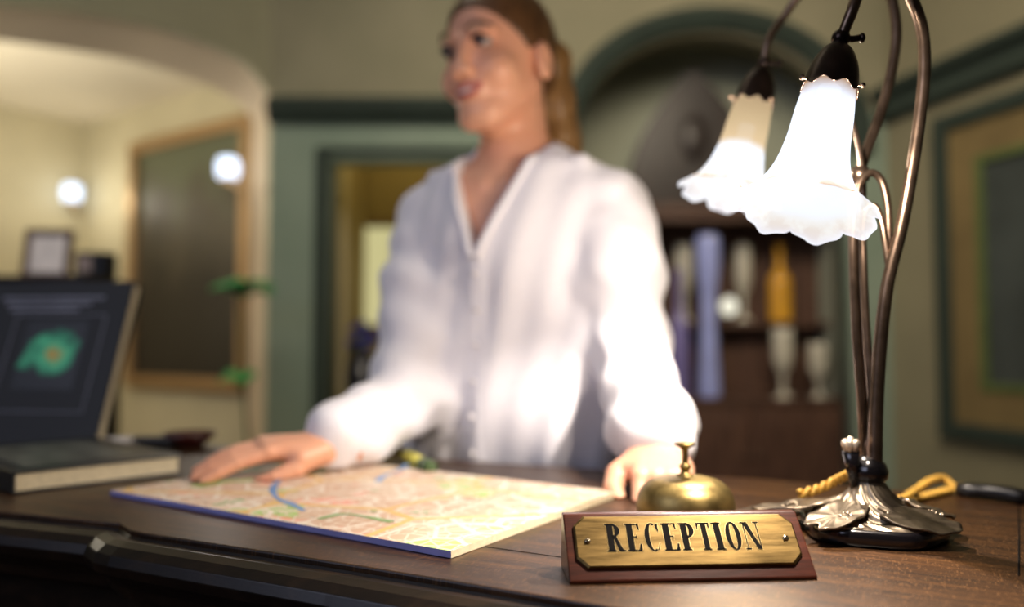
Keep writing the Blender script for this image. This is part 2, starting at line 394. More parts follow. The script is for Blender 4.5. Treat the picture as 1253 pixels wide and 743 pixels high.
# ---------------------------------------------------------------- reception desk
desk = thing('reception_desk', 'dark brown wooden reception desk with moulded front edge under the map and lamp', 'desk', (0, 0, 0))
near = [D(-420, 590), D(0, 626), D(146, 640.5), D(160, 649), D(173, 652), D(430, 691), D(700, 735), D(1330, 850)]
near = [Vector((p.x, p.y)) for p in near]
farl, farr = D(-420, 545), D(200, 541)
far = [Vector((D(1400, 616).x, D(1400, 616).y)), Vector((D(940, 587).x, D(940, 587).y)), Vector((farr.x, farr.y)), Vector((farl.x - .2, farl.y))]
# right-hand end is square to the front edge
e = (near[-2] - near[4]).normalized(); nrm = Vector((-e.y, e.x))
endp = Vector((D(1256, 700).x + .10, D(1256, 700).y))
near[-1] = near[-2] + e * ((endp - near[-2]).dot(e)); far[0] = near[-1] + nrm * ((far[1] - near[-1]).dot(nrm) - .01)
inset = .0
b = BM(); prism(b, [(p.x, p.y) for p in near + far], DZ - .028, DZ)
top = obj('desk_top', b, m_desk, desk); bevel(top, .0015)
# the desk top grain follows the front edge
ang = math.atan2(e.y, e.x)
me = top.data; top.rotation_euler = (0, 0, ang); me.transform(Matrix.Rotation(-ang, 4, 'Z'))
# moulding swept along the front edge
def sweep(path, prof, name, m, close=False):
    b = BM(); rings = []; n = len(path)
    for i, p in enumerate(path):
        d0 = (path[i] - path[i - 1]).normalized() if i > 0 else (path[1] - path[0]).normalized()
        d1 = (path[i + 1] - path[i]).normalized() if i < n - 1 else d0
        n0 = Vector((d0.y, -d0.x)); n1 = Vector((d1.y, -d1.x)); nn = (n0 + n1).normalized(); k = 1 / max(.4, nn.dot(n0))
        rings.append([b.verts.new((p.x + nn.x * u * k, p.y + nn.y * u * k, z)) for u, z in prof])
    for r0, r1 in zip(rings, rings[1:]):
        for k in range(len(r0)):
            j = (k + 1) % len(r0); b.faces.new((r0[k], r0[j], r1[j], r1[k]))
    b.faces.new(rings[0]); b.faces.new(rings[-1][::-1])
    return obj(name, b, m, desk)
mp = [(0.0, DZ - .0040), (.0025, DZ - .0070), (.0055, DZ - .0050), (.012, DZ - .0048), (.020, DZ - .0075), (.027, DZ - .013), (.030, DZ - .021), (.027, DZ - .029), (.018, DZ - .036), (.010, DZ - .044),
      (.006, DZ - .054), (-.02, DZ - .056), (-.02, DZ - .0285), (0, DZ - .0285)]
mould = sweep(near, mp, 'edge_moulding', m_deskdark); bevel(mould, .0008)
fp = [(-.010, DZ - .056), (-.018, .08), (.0, .075), (.0, 0), (-.05, 0), (-.05, DZ - .056)]
sweep(near, fp, 'front_panel', m_deskdark)
backpath = [far[3], far[2], far[1], far[0]]
b = BM(); pts = [far[3] + Vector((0, -.05)), far[2] + Vector((0, -.05)), far[1] + Vector((-.02, -.05)), far[0] + Vector((-.05, -.03))]
for p, q in zip(pts, pts[1:]):
    dd = (q - p); L = dd.length; box(b, (0, -.02, 0), (L, 0, DZ - .028), Matrix.Translation((p.x, p.y, 0)) @ Matrix.Rotation(math.atan2(dd.y, dd.x), 4, 'Z'))
p, q = near[-1] + nrm * .03 - e * .05, pts[-1]; dd = q - p
box(b, (0, -.02, 0), (dd.length, 0, DZ - .028), Matrix.Translation((p.x, p.y, 0)) @ Matrix.Rotation(math.atan2(dd.y, dd.x), 4, 'Z'))
obj('side_panel', b, m_deskdark, desk)
# inlaid line near the desk's end, and an old crack in the top
b = BM(); q0 = D(1247, 705); q1 = D(1247, 612)
tube(b, [(q0.x, q0.y, DZ), (q1.x, q1.y, DZ)], .0007, 6); obj('inlay_line', b, m_black, desk)
b = BM(); q0 = D(556, 664); q1 = D(700, 684); tube(b, [(q0.x, q0.y, DZ - .0002), (q1.x, q1.y, DZ - .0002)], .0006, 6); obj('crack', b, m_black, desk)

# ---------------------------------------------------------------- city map
Fp, Lp, Rp = D(552, 684), D(135, 606), D(747, 607)
ux = (Fp - Lp); uy = (Rp - Fp); mw, mh = ux.length, uy.length; ux.normalize()
t = NT('city_map_print'); v = t.coords()
c = t.ramp(t.noise(v, 9, 3), [(.3, lin((196, 172, 148))), (.5, lin((200, 164, 138))), (.7, lin((208, 190, 168)))])
green = t.ramp(t.noise(v, 7.5, 2, .5, .6), [(.57, (0, 0, 0)), (.6, (1, 1, 1))]); c = t.mix(green, c, lin((160, 192, 112)))
green2 = t.ramp(t.noise(t.coords((1.3, 1, 1), (0, 0, 1)), 17, 2), [(.64, (0, 0, 0)), (.66, (1, 1, 1))]); c = t.mix(green2, c, lin((104, 152, 84)))
pink = t.ramp(t.noise(t.coords((1, 1.6, 1), (0, 0, 2)), 11, 2), [(.6, (0, 0, 0)), (.64, (1, 1, 1))]); c = t.mix(pink, c, lin((226, 150, 128)))
for sc_, wd, col in ((24, .035, (224, 214, 200)), (75, .06, (216, 200, 182)), (6, .010, (216, 180, 110))):
    vo = t.add('ShaderNodeTexVoronoi', feature='DISTANCE_TO_EDGE'); vo.inputs['Scale'].default_value = sc_
    wv = t.add('ShaderNodeVectorMath', operation='ADD'); t.link(v, wv.inputs[0]); wv.inputs[1].default_value = (sc_, sc_ * .3, 0); t.link(wv.outputs[0], vo.inputs['Vector'])
    c = t.mix(t.ramp(vo.outputs['Distance'], [(wd, (1, 1, 1)), (wd + .02, (0, 0, 0))]), c, lin(col))
txt = t.ramp(t.noise(t.coords((60, 260, 1)), 1, 2), [(.70, (0, 0, 0)), (.73, (1, 1, 1))]); c = t.mix(txt, c, lin((96, 84, 84)))
t.base(c); t.b.inputs['Roughness'].default_value = .5; m_map = t.m
mapth = .0055
cmap = thing('city_map', 'large printed city map pad lying on the desk in front of the woman', 'map', Lp, math.atan2(ux.y, ux.x))
def mapz(x, y): return .0004 * math.sin(9 * x + 1) + .0012 * (x / mw) ** 2 * math.sin(3 * y / mh)
b = BM(); NXm, NYm = 40, 24
g = [[[b.verts.new((mw * i / NXm, mh * j / NYm, k * (mapth + mapz(mw * i / NXm, mh * j / NYm)) * (.75 + .25 * i / NXm) + .0004)) for j in range(NYm + 1)] for i in range(NXm + 1)] for k in (0, 1)]
for i in range(NXm):
    for j in range(NYm):
        b.faces.new((g[1][i][j], g[1][i + 1][j], g[1][i + 1][j + 1], g[1][i][j + 1])).material_index = 0
        b.faces.new((g[0][i][j], g[0][i][j + 1], g[0][i + 1][j + 1], g[0][i + 1][j])).material_index = 1
for i in range(NXm):
    b.faces.new((g[0][i][0], g[0][i + 1][0], g[1][i + 1][0], g[1][i][0])).material_index = 2
    b.faces.new((g[0][i][-1], g[1][i][-1], g[1][i + 1][-1], g[0][i + 1][-1])).material_index = 1
for j in range(NYm):
    b.faces.new((g[0][0][j], g[1][0][j], g[1][0][j + 1], g[0][0][j + 1])).material_index = 2
    b.faces.new((g[0][-1][j], g[0][-1][j + 1], g[1][-1][j + 1], g[1][-1][j])).material_index = 1
obj('map_sheet', b, [m_map, m_paper, simple('blue_binding', (150, 152, 214), .6)], cmap)
# printed river
Mi = (Matrix.Translation(Lp) @ Matrix.Rotation(math.atan2(ux.y, ux.x), 4, 'Z')).inverted()
def ribbon(name, pix, wd, m, parent, zoff=.0003):
    pts = spline([Mi @ D(x, y, .005) for x, y in pix], 6); b = BM(); prev = None
    for i, p in enumerate(pts):
        a = pts[max(i - 1, 0)]; c_ = pts[min(i + 1, len(pts) - 1)]; t_ = (c_ - a) / np.linalg.norm(c_ - a); n_ = np.array((-t_[1], t_[0]))
        zz = (mapth + mapz(p[0], p[1])) * (.75 + .25 * p[0] / mw) + .0004 + zoff
        ww = wd * (.8 + .25 * math.sin(i * .5))
        r_ = [b.verts.new((p[0] + n_[0] * s * ww, p[1] + n_[1] * s * ww, zz)) for s in (-1, 1)]
        if prev: b.faces.new((prev[0], r_[0], r_[1], prev[1]))
        prev = r_
    return obj(name, b, m, parent)
m_riv = simple('river_blue', (110, 150, 200), .5)
ribbon('river', [(382, 577), (350, 584), (338, 592), (334, 602), (342, 612), (358, 618), (372, 626)], .004, m_riv, cmap)
ribbon('river', [(500, 568), (488, 576), (470, 583), (462, 590)], .004, m_riv, cmap)
ribbon('park', [(390, 636), (420, 630), (450, 634), (480, 640)], .004, simple('park_green', (128, 160, 104), .5), cmap)
ribbon('park', [(238, 596), (270, 590), (310, 588), (345, 585)], .012, simple('park_pale_green', (168, 196, 118), .5), cmap)

# ---------------------------------------------------------------- reception sign
sl, sr = D(697, 716), D(1001, 710); su = (sr - sl); SW = su.length
sign = thing('reception_sign', 'wedge-shaped wooden desk sign with brass plate reading RECEPTION', 'sign', sl, math.atan2(su.y, su.x))
SH, SD, ST = .0385, .034, .007
b = BM()
sec = [(0, 0), (0, .002), (SD, SH), (SD + ST, SH), (SD + ST + .004, 0)]
for x in (0, SW): pass
A = [b.verts.new((0, y, z)) for y, z in sec]; B_ = [b.verts.new((SW, y, z)) for y, z in sec]
b.faces.new(A); b.faces.new(B_[::-1])
for i in range(5): j = (i + 1) % 5; b.faces.new((A[i], B_[i], B_[j], A[j]))
bevel(obj('wooden_block', b, m_maho, sign), .0012, 3)
fa = math.atan2(SH - .002, SD); FL = math.hypot(SD, SH - .002)
plate_e = Matrix.Translation((0, 0, .002)) @ Matrix.Rotation(fa, 4, 'X')      # face coords: x along, y up the slope
x0, x1, y0, y1, ch = .0062, SW - .0062, .0085, FL - .0028, .0072
oct_ = [(x0 + ch, y0), (x1 - ch, y0), (x1, y0 + ch), (x1, y1 - ch), (x1 - ch, y1), (x0 + ch, y1), (x0, y1 - ch), (x0, y0 + ch)]
def shrink(pts, k):
    cx, cy = (x0 + x1) / 2, (y0 + y1) / 2
    return [(p[0] - math.copysign(k, p[0] - cx), p[1] - math.copysign(k, p[1] - cy)) for p in pts]
def letters():
    hh = .0208; out = []
    def add(poly): out.append(poly)
    def rect(a, c, b_, d): add([(a, c), (b_, c), (b_, d), (a, d)])
    def ringp(cx, cy, rx, ry, ix, iy, a0, a1, n=20, icx=0):
        P_ = []
        for k in range(n + 1):
            a = R(a0 + (a1 - a0) * k / n); P_.append((cx + rx * math.cos(a), cy + ry * math.sin(a)))
        Q_ = []
        for k in range(n + 1):
            a = R(a0 + (a1 - a0) * k / n); Q_.append((cx + icx + ix * math.cos(a), cy + iy * math.sin(a)))
        for k in range(n): add([P_[k], P_[k + 1], Q_[k + 1], Q_[k]])
    s, th = .235, .055                                # stem and hairline thickness in letter heights
    def stem(x, w_=s, e1=.06, bottom=True, topp=True):
        rect(x, 0, x + w_, 1)
        if bottom: rect(x - e1, 0, x + w_ + e1, th)
        if topp: rect(x - e1, 1 - th, x + w_ + e1, 1)
    def L_R():
        stem(.06); ringp(.26, .755, .28, .245, .09, .19, -90, 90); rect(.2, 1 - th, .27, 1); rect(.2, .51, .27, .51 + th)
        add([(.27, .53), (.40, .53), (.60, .06), (.44, 0)]); add([(.44, 0), (.68, 0), (.68, th), (.5, .1)])
    def L_E():
        stem(.06); rect(.2, 1 - th, .54, 1); rect(.2, 0, .56, th); rect(.2, .49, .42, .49 + th)
        add([(.42, 1), (.54, 1), (.54, .76), (.5, .76)]); add([(.42, 0), (.5, .27), (.56, .27), (.56, 0)])
        add([(.42, .40), (.42, .64), (.385, .53), (.385, .51)])
    def L_C():
        ringp(.31, .5, .30, .52, .11, .46, 62, 298, 28); add([(.44, .94), (.56, 1.0), (.56, .68), (.51, .68)]); add([(.42, .02), (.5, .06), (.57, .3), (.53, .3)])
    def L_P():
        stem(.06); ringp(.26, .725, .28, .275, .09, .22, -90, 90); rect(.2, 1 - th, .27, 1); rect(.2, .45, .27, .45 + th)
    def L_T():
        stem(.18, s, .06, True, False); rect(.0, 1 - th, .56, 1); add([(0, 1), (.12, 1), (.04, .75), (0, .75)]); add([(.44, 1), (.56, 1), (.56, .75), (.52, .75)])
    def L_I(): stem(.08)
    def L_O(): ringp(.29, .5, .29, .52, .10, .46, 0, 360, 40)
    def L_N():
        rect(.10, 0, .145, 1); rect(.02, 0, .23, th); rect(.02, 1 - th, .2, 1); rect(.58, 0, .625, 1); rect(.5, 1 - th, .71, 1)
        add([(.10, 1), (.28, 1), (.625, 0), (.46, 0)])
    tw = .1085; xs = [0, .126, .245, .358, .474, .589, .685, .768, .874]; wsd = [.64, .58, .57, .58, .54, .56, .36, .58, .72]; ww = [.110, .100, .098, .106, .095, .086, .064, .098, .126]
    x_0 = .0275; y_0 = .0198
    for k, fn in enumerate((L_R, L_E, L_C, L_E, L_P, L_T, L_I, L_O, L_N)):
        n0 = len(out); fn(); sx = ww[k] * tw / wsd[k]
        for i in range(n0, len(out)): out[i] = [(x_0 + xs[k] * tw + p[0] * sx, y_0 - .0002 + p[1] * hh) for p in out[i]]
    return out
# the plate with black letters, each on a brighter rim standing in for its edge highlight
b = BM()
lower = oct_; upper = shrink(oct_, .0012)
zz = [0, .0012, .0022]
rings = [[b.verts.new((p[0], p[1], zz[0])) for p in lower], [b.verts.new((p[0], p[1], zz[1])) for p in lower], [b.verts.new((p[0], p[1], zz[2])) for p in upper]]
for r0, r1 in zip(rings, rings[1:]):
    for k in range(8): b.faces.new((r0[k], r0[(k + 1) % 8], r1[(k + 1) % 8], r1[k]))
b.faces.new(rings[0][::-1]); b.faces.new(rings[2])
def grow(poly, k):
    c_ = Vector((sum(p[0] for p in poly) / len(poly), sum(p[1] for p in poly) / len(poly))); out = []
    for i in range(len(poly)):
        p, a_, q_ = Vector(poly[i]), Vector(poly[i - 1]), Vector(poly[(i + 1) % len(poly)])
        d0, d1 = (p - a_), (q_ - p)
        if d0.length < 1e-7 or d1.length < 1e-7: out.append(p); continue
        d0.normalize(); d1.normalize(); n0, n1 = Vector((d0.y, -d0.x)), Vector((d1.y, -d1.x)); nn = n0 + n1
        nn = nn.normalized() if nn.length > 1e-4 else d0; out.append(p + nn * k / max(.5, nn.dot(n0)))
    return [tuple(p) for p in out]
bo = BM(); bi = BM()
for poly in letters():
    a2 = sum(poly[i][0] * poly[(i + 1) % len(poly)][1] - poly[(i + 1) % len(poly)][0] * poly[i][1] for i in range(len(poly)))
    if a2 < 0: poly = poly[::-1]
    prism(bo, grow(poly, .00024), .0020, .00232); prism(bi, poly, .0020, .00242)
bmesh.ops.transform(b, matrix=plate_e, verts=b.verts[:]); bmesh.ops.transform(bo, matrix=plate_e, verts=bo.verts[:]); bmesh.ops.transform(bi, matrix=plate_e, verts=bi.verts[:])
plate = obj('brass_plate', b, m_plate, sign)
obj('letter_highlight_rim', bo, brass('highlight_brass', (226, 200, 140), .3, .2), plate); obj('lettering', bi, m_black, plate)
for sx in (x0 + .0085, x1 - .0085):
    b = BM(); M_ = plate_e @ Matrix.Translation((sx, (y0 + y1) / 2, .0021))
    lathe(b, [(.0022, 0), (.0021, .0006), (.0012, .0011), (.0002, .0012)], 18, M_)
    s_ = obj('screw', b, m_screw, plate, True)
    b = BM(); box(b, (-.0019, -.0003, .0007), (.0019, .0003, .00135), M_ @ Matrix.Rotation(.7, 4, 'Z')); obj('screw_slot', b, m_black, s_)

# ---------------------------------------------------------------- bell
bc = D(839, 641)
bell = thing('service_bell', 'brass counter bell with plunger button behind the RECEPTION sign', 'bell', bc)
b = BM(); lathe(b, [(.034, 0), (.036, .002), (.036, .006), (.030, .009), (.012, .010)], 48); obj('base_ring', b, m_blackmetal, bell, True)
prof = [(.0395, .0085), (.0420, .0095), (.0424, .013), (.0423, .018), (.0412, .024), (.0385, .0300), (.034, .0348), (.028, .0383), (.020, .0403), (.010, .0415), (.001, .0418)]
pr = [(x[0], x[1]) for x in spline(prof, 4)]; pr = [(max(r_, .0008), z) for r_, z in pr]
b = BM(); lathe(b, pr, 96); o = obj('dome', b, m_bell, bell, True)
b = BM(); lathe(b, [(x[0], x[1]) for x in spline([(.0072, .041), (.0070, .0425), (.0045, .0440), (.0036, .0465), (.0050, .0485), (.0048, .0510), (.0030, .0525), (.0027, .0560), (.0028, .0620), (.0034, .0650), (.0040, .0660)], 3)], 28)
obj('plunger_stem', b, m_bell, bell, True)
b = BM(); lathe(b, [(.0030, .0655), (.0055, .0668), (.0088, .0685), (.0092, .0697), (.0080, .0706), (.004, .0708), (.0005, .0705)], 28)
obj('button', b, m_bell, bell, True)

# ---------------------------------------------------------------- lily lamp
LC = Vector((.297, .668, DZ))
lamp = thing('lily_lamp', 'bronze two-arm table lamp with lit lily glass shades on a leaf base', 'lamp', LC)
def Lo(p): return Vector(p) - LC
def lobed(th): return 1 + .045 * math.cos(5 * th + .6) + .025 * math.cos(3 * th + 1.0)
b = BM(); rings = []; NS = 120
rim = [(.90, 0), (.98, .001), (1.0, .004), (1.0, .011), (.97, .0135), (.9, .0140)]
for k_, z in rim:
    rings.append([b.verts.new((.0565 * k_ * lobed(th) * math.cos(th), .0565 * k_ * lobed(th) * math.sin(th), z)) for th in (2 * math.pi * i / NS for i in range(NS))])
for r0, r1 in zip(rings, rings[1:]):
    for i in range(NS): b.faces.new((r0[i], r0[(i + 1) % NS], r1[(i + 1) % NS], r1[i]))
b.faces.new(rings[0][::-1]); b.faces.new(rings[-1]); obj('base_plinth', b, m_blackmetal, lamp, True)
b = BM(); rings = []; NT_ = 46
for q in range(NT_ + 1):
    t_ = q / NT_; row = []
    for i in range(NS * 2):
        th = math.pi * i / NS
        r_ = .0545 * (1 - t_) * lobed(th) + .009 * t_
        z = .0135 + .033 * t_ ** 2.9 + .002 * math.sin(min(1, t_ * 6) * math.pi / 2)
        ph = th + 1.6 * t_
        rid = max(0, math.sin(9 * ph)) ** 1.5 * .0030 * math.sin(math.pi * min(1, t_ * 1.05)) + .0012 * math.sin(23 * ph + 9 * t_) * math.sin(math.pi * t_) + .0012 * math.sin(5 * th + 25 * t_) * (1 - t_)
        row.append(b.verts.new((r_ * math.cos(th), r_ * math.sin(th), z + rid * (0 if q == 0 else 1))))
    rings.append(row)
for r0, r1 in zip(rings, rings[1:]):
    for i in range(NS * 2): b.faces.new((r0[i], r0[(i + 1) % (NS * 2)], r1[(i + 1) % (NS * 2)], r1[i]))
b.faces.new(rings[-1]); b.faces.new(rings[0][::-1]); obj('base_mound', b, m_pewter, lamp, True)
# lily-pad leaves laid over the mound
def pad(cx, cy, cz, rx, ry, rot, tilt_x, tilt_y, veins=11):
    b = BM(); N, Mx = 64, 12; rr = []
    for j in range(Mx + 1):
        t_ = j / Mx; row = []
        for i in range(N):
            th = 2 * math.pi * i / N; notch = 1 - .35 * math.exp(-((th - math.pi) / .28) ** 2)
            z = .0028 * t_ ** 3 * (1 + .3 * math.sin(7 * th)) + .0011 * abs(math.sin(veins * th / 2)) ** .5 * t_ - .003 * t_ * t_ + .0015
            row.append(b.verts.new((rx * t_ * notch * math.cos(th), ry * t_ * notch * math.sin(th), z)) if j else None)
        rr.append(row)
    c0 = b.verts.new((0, 0, .002))
    for i in range(N): b.faces.new((c0, rr[1][i], rr[1][(i + 1) % N]))
    for r0, r1 in zip(rr[1:], rr[2:]):
        for i in range(N): b.faces.new((r0[i], r1[i], r1[(i + 1) % N], r0[(i + 1) % N]))
    # thickness: an underside ring
    und = [b.verts.new((v_.co.x * .96, v_.co.y * .96, v_.co.z - .0022)) for v_ in rr[-1]]
    for i in range(N): b.faces.new((rr[-1][i], und[i], und[(i + 1) % N], rr[-1][(i + 1) % N]))
    b.faces.new(und[::-1])
    M_ = Matrix.Translation((cx, cy, cz)) @ Matrix.Rotation(R(tilt_x), 4, 'X') @ Matrix.Rotation(R(tilt_y), 4, 'Y') @ Matrix.Rotation(R(rot), 4, 'Z')
    bmesh.ops.transform(b, matrix=M_, verts=b.verts[:])
    return obj('leaf', b, m_pewter, lamp, True)
pad(.020, -.036, .0190, .033, .021, -15, 15, 6)
pad(-.038, -.026, .0200, .032, .018, 28, 10, -12)
pad(-.052, .018, .0200, .040, .017, 160, -4, -9)
pad(.048, .002, .0200, .020, .022, 80, 3, 18)
pad(.020, .045, .0200, .026, .018, 60, -14, 6)
pad(-.066, .045, .0080, .032, .022, 140, -3, -5)
for cx, cy, cz_, n_ in ((.044, -.016, .0215, 12), (-.030, -.028, .0225, 10), (-.056, .018, .0220, 10), (-.068, .045, .0115, 10)):
    b = BM()
    for k in range(n_):
        a = 2.4 * k; r_ = .0035 * math.sqrt(k) * .9
        x_, y_ = cx + r_ * math.cos(a), cy + r_ * math.sin(a)
        zt = cz_ - .35 * r_ * r_ / .008
        ball(b, (x_, y_, zt), .0021, None, 10)
    obj('berry_cluster', b, m_pewter, lamp, True)
# central knob and the bud on its own stalk
b = BM(); lathe(b, [(.010, .042), (.014, .046), (.0150, .052), (.013, .058), (.009, .062), (.007, .064)], 28); obj('knob', b, m_blackmetal, lamp, True)
b = BM(); s0 = Lo(P(1050, 600, .67)); s1 = Lo(P(1041, 552, .66)); tube(b, [s0, (s0 + s1) / 2 + Vector((-.001, 0, 0)), s1], [.006, .0055, .0068], 12)
bud = obj('bud_stalk', b, m_blackmetal, lamp, True)
b = BM()
for k in range(6):
    a = k * math.pi / 3; ball(b, (s1.x + .0038 * math.cos(a), s1.y + .0038 * math.sin(a), s1.z + .004), (.0036, .0036, .0060), Matrix.Rotation(.35, 4, Vector((-math.sin(a), math.cos(a), 0))), 12)
ball(b, (s1.x, s1.y, s1.z + .006), (.004, .004, .006)); obj('bud', b, simple('bleached_metal', (205, 190, 170), .35, .6, .3, 200), bud, True)
# stems
def cap_top(topc, axis): return tuple(Vector(topc) - Vector(axis).normalized() * .0320)
T0, A0 = Lo(P(1019, 92, .60)), Lo(P(982, 262, .578)) - Lo(P(1019, 92, .60))
T1, A1 = Lo(P(926, 112, .83)), Lo(P(893, 235, .82)) - Lo(P(926, 112, .83))
def stem_tube(pix, rad, name='stem', m=m_bronze, n=8):
    pts = spline([(*Lo(P(*q_)),) if len(q_) == 3 else q_[0] for q_ in pix], n)
    rr = rad if not hasattr(rad, '__len__') else list(np.interp(np.linspace(0, 1, len(pts)), np.linspace(0, 1, len(rad)), rad))
    b = BM(); tube(b, pts, rr, 14); return obj(name, b, m, lamp, True)
FD, RD = .60, .83
stem_tube([(1064, 590, .672), (1060, 520, .68), (1052, 420, .69), (1046, 320, .695), (1046, 240, .70), (1057, 195, .70), (1080, 130, .71), (1094, 70, .715), (1096, 25, .72), (1084, -20, .735), (1055, -50, .76), (1018, -48, .79), (985, -15, .815), (958, 22, RD), (940, 50, RD), (cap_top(T1, A1),)], [.0058, .0048, .0046, .0046, .0044, .0040])
stem_tube([(1070, 590, .664), (1073, 480, .665), (1084, 360, .66), (1105, 270, .655), (1122, 170, .65), (1131, 90, .645), (1128, 35, .64), (1112, -8, .63), (1090, -40, .62), (1068, -42, .61), (1052, -15, .605), (1043, 12, FD), (cap_top(T0, A0),)], [.0062, .0050, .0048, .0048, .0048, .0042])
stem_tube([(1058, 590, .68), (1054, 500, .675), (1047, 400, .672), (1044, 300, .67), (1050, 232, .67), (1064, 212, .67), (1078, 220, .67), (1086, 250, .668), (1088, 285, .666), (1090, 320, .664)], [.0036, .0034, .0030, .0028])
stem_tube([(1090, 345, .66), (1084, 300, .663), (1078, 268, .668), (1070, 252, .672), (1060, 258, .675), (1056, 285, .676)], [.0030, .0028, .0022])
stem_tube([(1068, 500, .672), (1060, 400, .676), (1056, 300, .68), (1056, 225, .685), (1051, 180, .69), (1040, 135, .70)], [.0034, .0032, .0026, .0016])
b = BM(); c0, c1 = Lo(P(1053, 222, .69)), Lo(P(1052, 205, .69)); tube(b, [c0, (c0 + c1) / 2, c1], [.007, .0085, .0065], 16)
obj('collar', b, m_bronze, lamp, True)
# shades, caps and bulbs
t = NT('lily_glass'); t.n.remove(t.b)
tr = t.add('ShaderNodeBsdfTransparent'); tr.inputs[0].default_value = (1, .97, .92, 1)
em = t.add('ShaderNodeEmission'); gl = t.add('ShaderNodeBsdfGlossy'); gl.inputs['Roughness'].default_value = .15; gl.inputs['Color'].default_value = (.3, .3, .3, 1)
at = t.add('ShaderNodeAttribute', attribute_name='along'); lw = t.add('ShaderNodeLayerWeight'); lw.inputs[0].default_value = .35
vv = t.coords((1, 1, 1)); nz = t.noise(vv, 60, 4, .6)
# the glass is white, amber at its collar and along the frilled lip
tint = t.ramp(at.outputs['Fac'], [(0.0, lin((96, 66, 38))), (.10, lin((150, 116, 74))), (.22, lin((226, 236, 254))), (.80, lin((232, 240, 254))), (.93, lin((226, 216, 196))), (1.0, lin((206, 172, 128)))])
lip = t.ramp(at.outputs['Fac'], [(.86, (0, 0, 0)), (.99, (1, 1, 1))])
fac = t.ramp(nz, [(.40, (0, 0, 0)), (.58, (1, 1, 1))]); lf = t.mix(1.0, lip, fac, 'MULTIPLY')
c = t.mix(lf, tint, lin((186, 144, 98)))
edge = t.ramp(lw.outputs['Facing'], [(.35, (1, 1, 1)), (.95, (.78, .64, .46))]); edge = t.mix(lip, (1, 1, 1), edge)  # grazing faces darker: form shading of the lip put into the glow
c = t.mix(1.0, c, edge, 'MULTIPLY')
geo = t.add('ShaderNodeNewGeometry'); inn = t.add('ShaderNodeMath', operation='MULTIPLY'); inn.inputs[1].default_value = .7; t.link(geo.outputs['Backfacing'], inn.inputs[0]); ins = t.mix(1.0, lip, (1, 1, 1), 'MULTIPLY'); in2 = t.add('ShaderNodeMath', operation='MULTIPLY'); t.link(inn.outputs[0], in2.inputs[0]); t.link(ins, in2.inputs[1]); c = t.mix(in2.outputs[0], c, tuple(x * 1.15 for x in lin((228, 238, 254))))  # inner lip faces whiter: bulb light on them put into the emission
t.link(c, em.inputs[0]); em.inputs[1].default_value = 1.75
m1 = t.add('ShaderNodeMixShader'); m1.inputs[0].default_value = .28; t.link(em.outputs[0], m1.inputs[1]); t.link(tr.outputs[0], m1.inputs[2])
a1 = t.add('ShaderNodeAddShader'); m2 = t.add('ShaderNodeMixShader'); m2.inputs[0].default_value = .06
t.link(m1.outputs[0], m2.inputs[1]); t.link(gl.outputs[0], m2.inputs[2]); t.link(m2.outputs[0], t.out.inputs[0]); m_glass = t.m
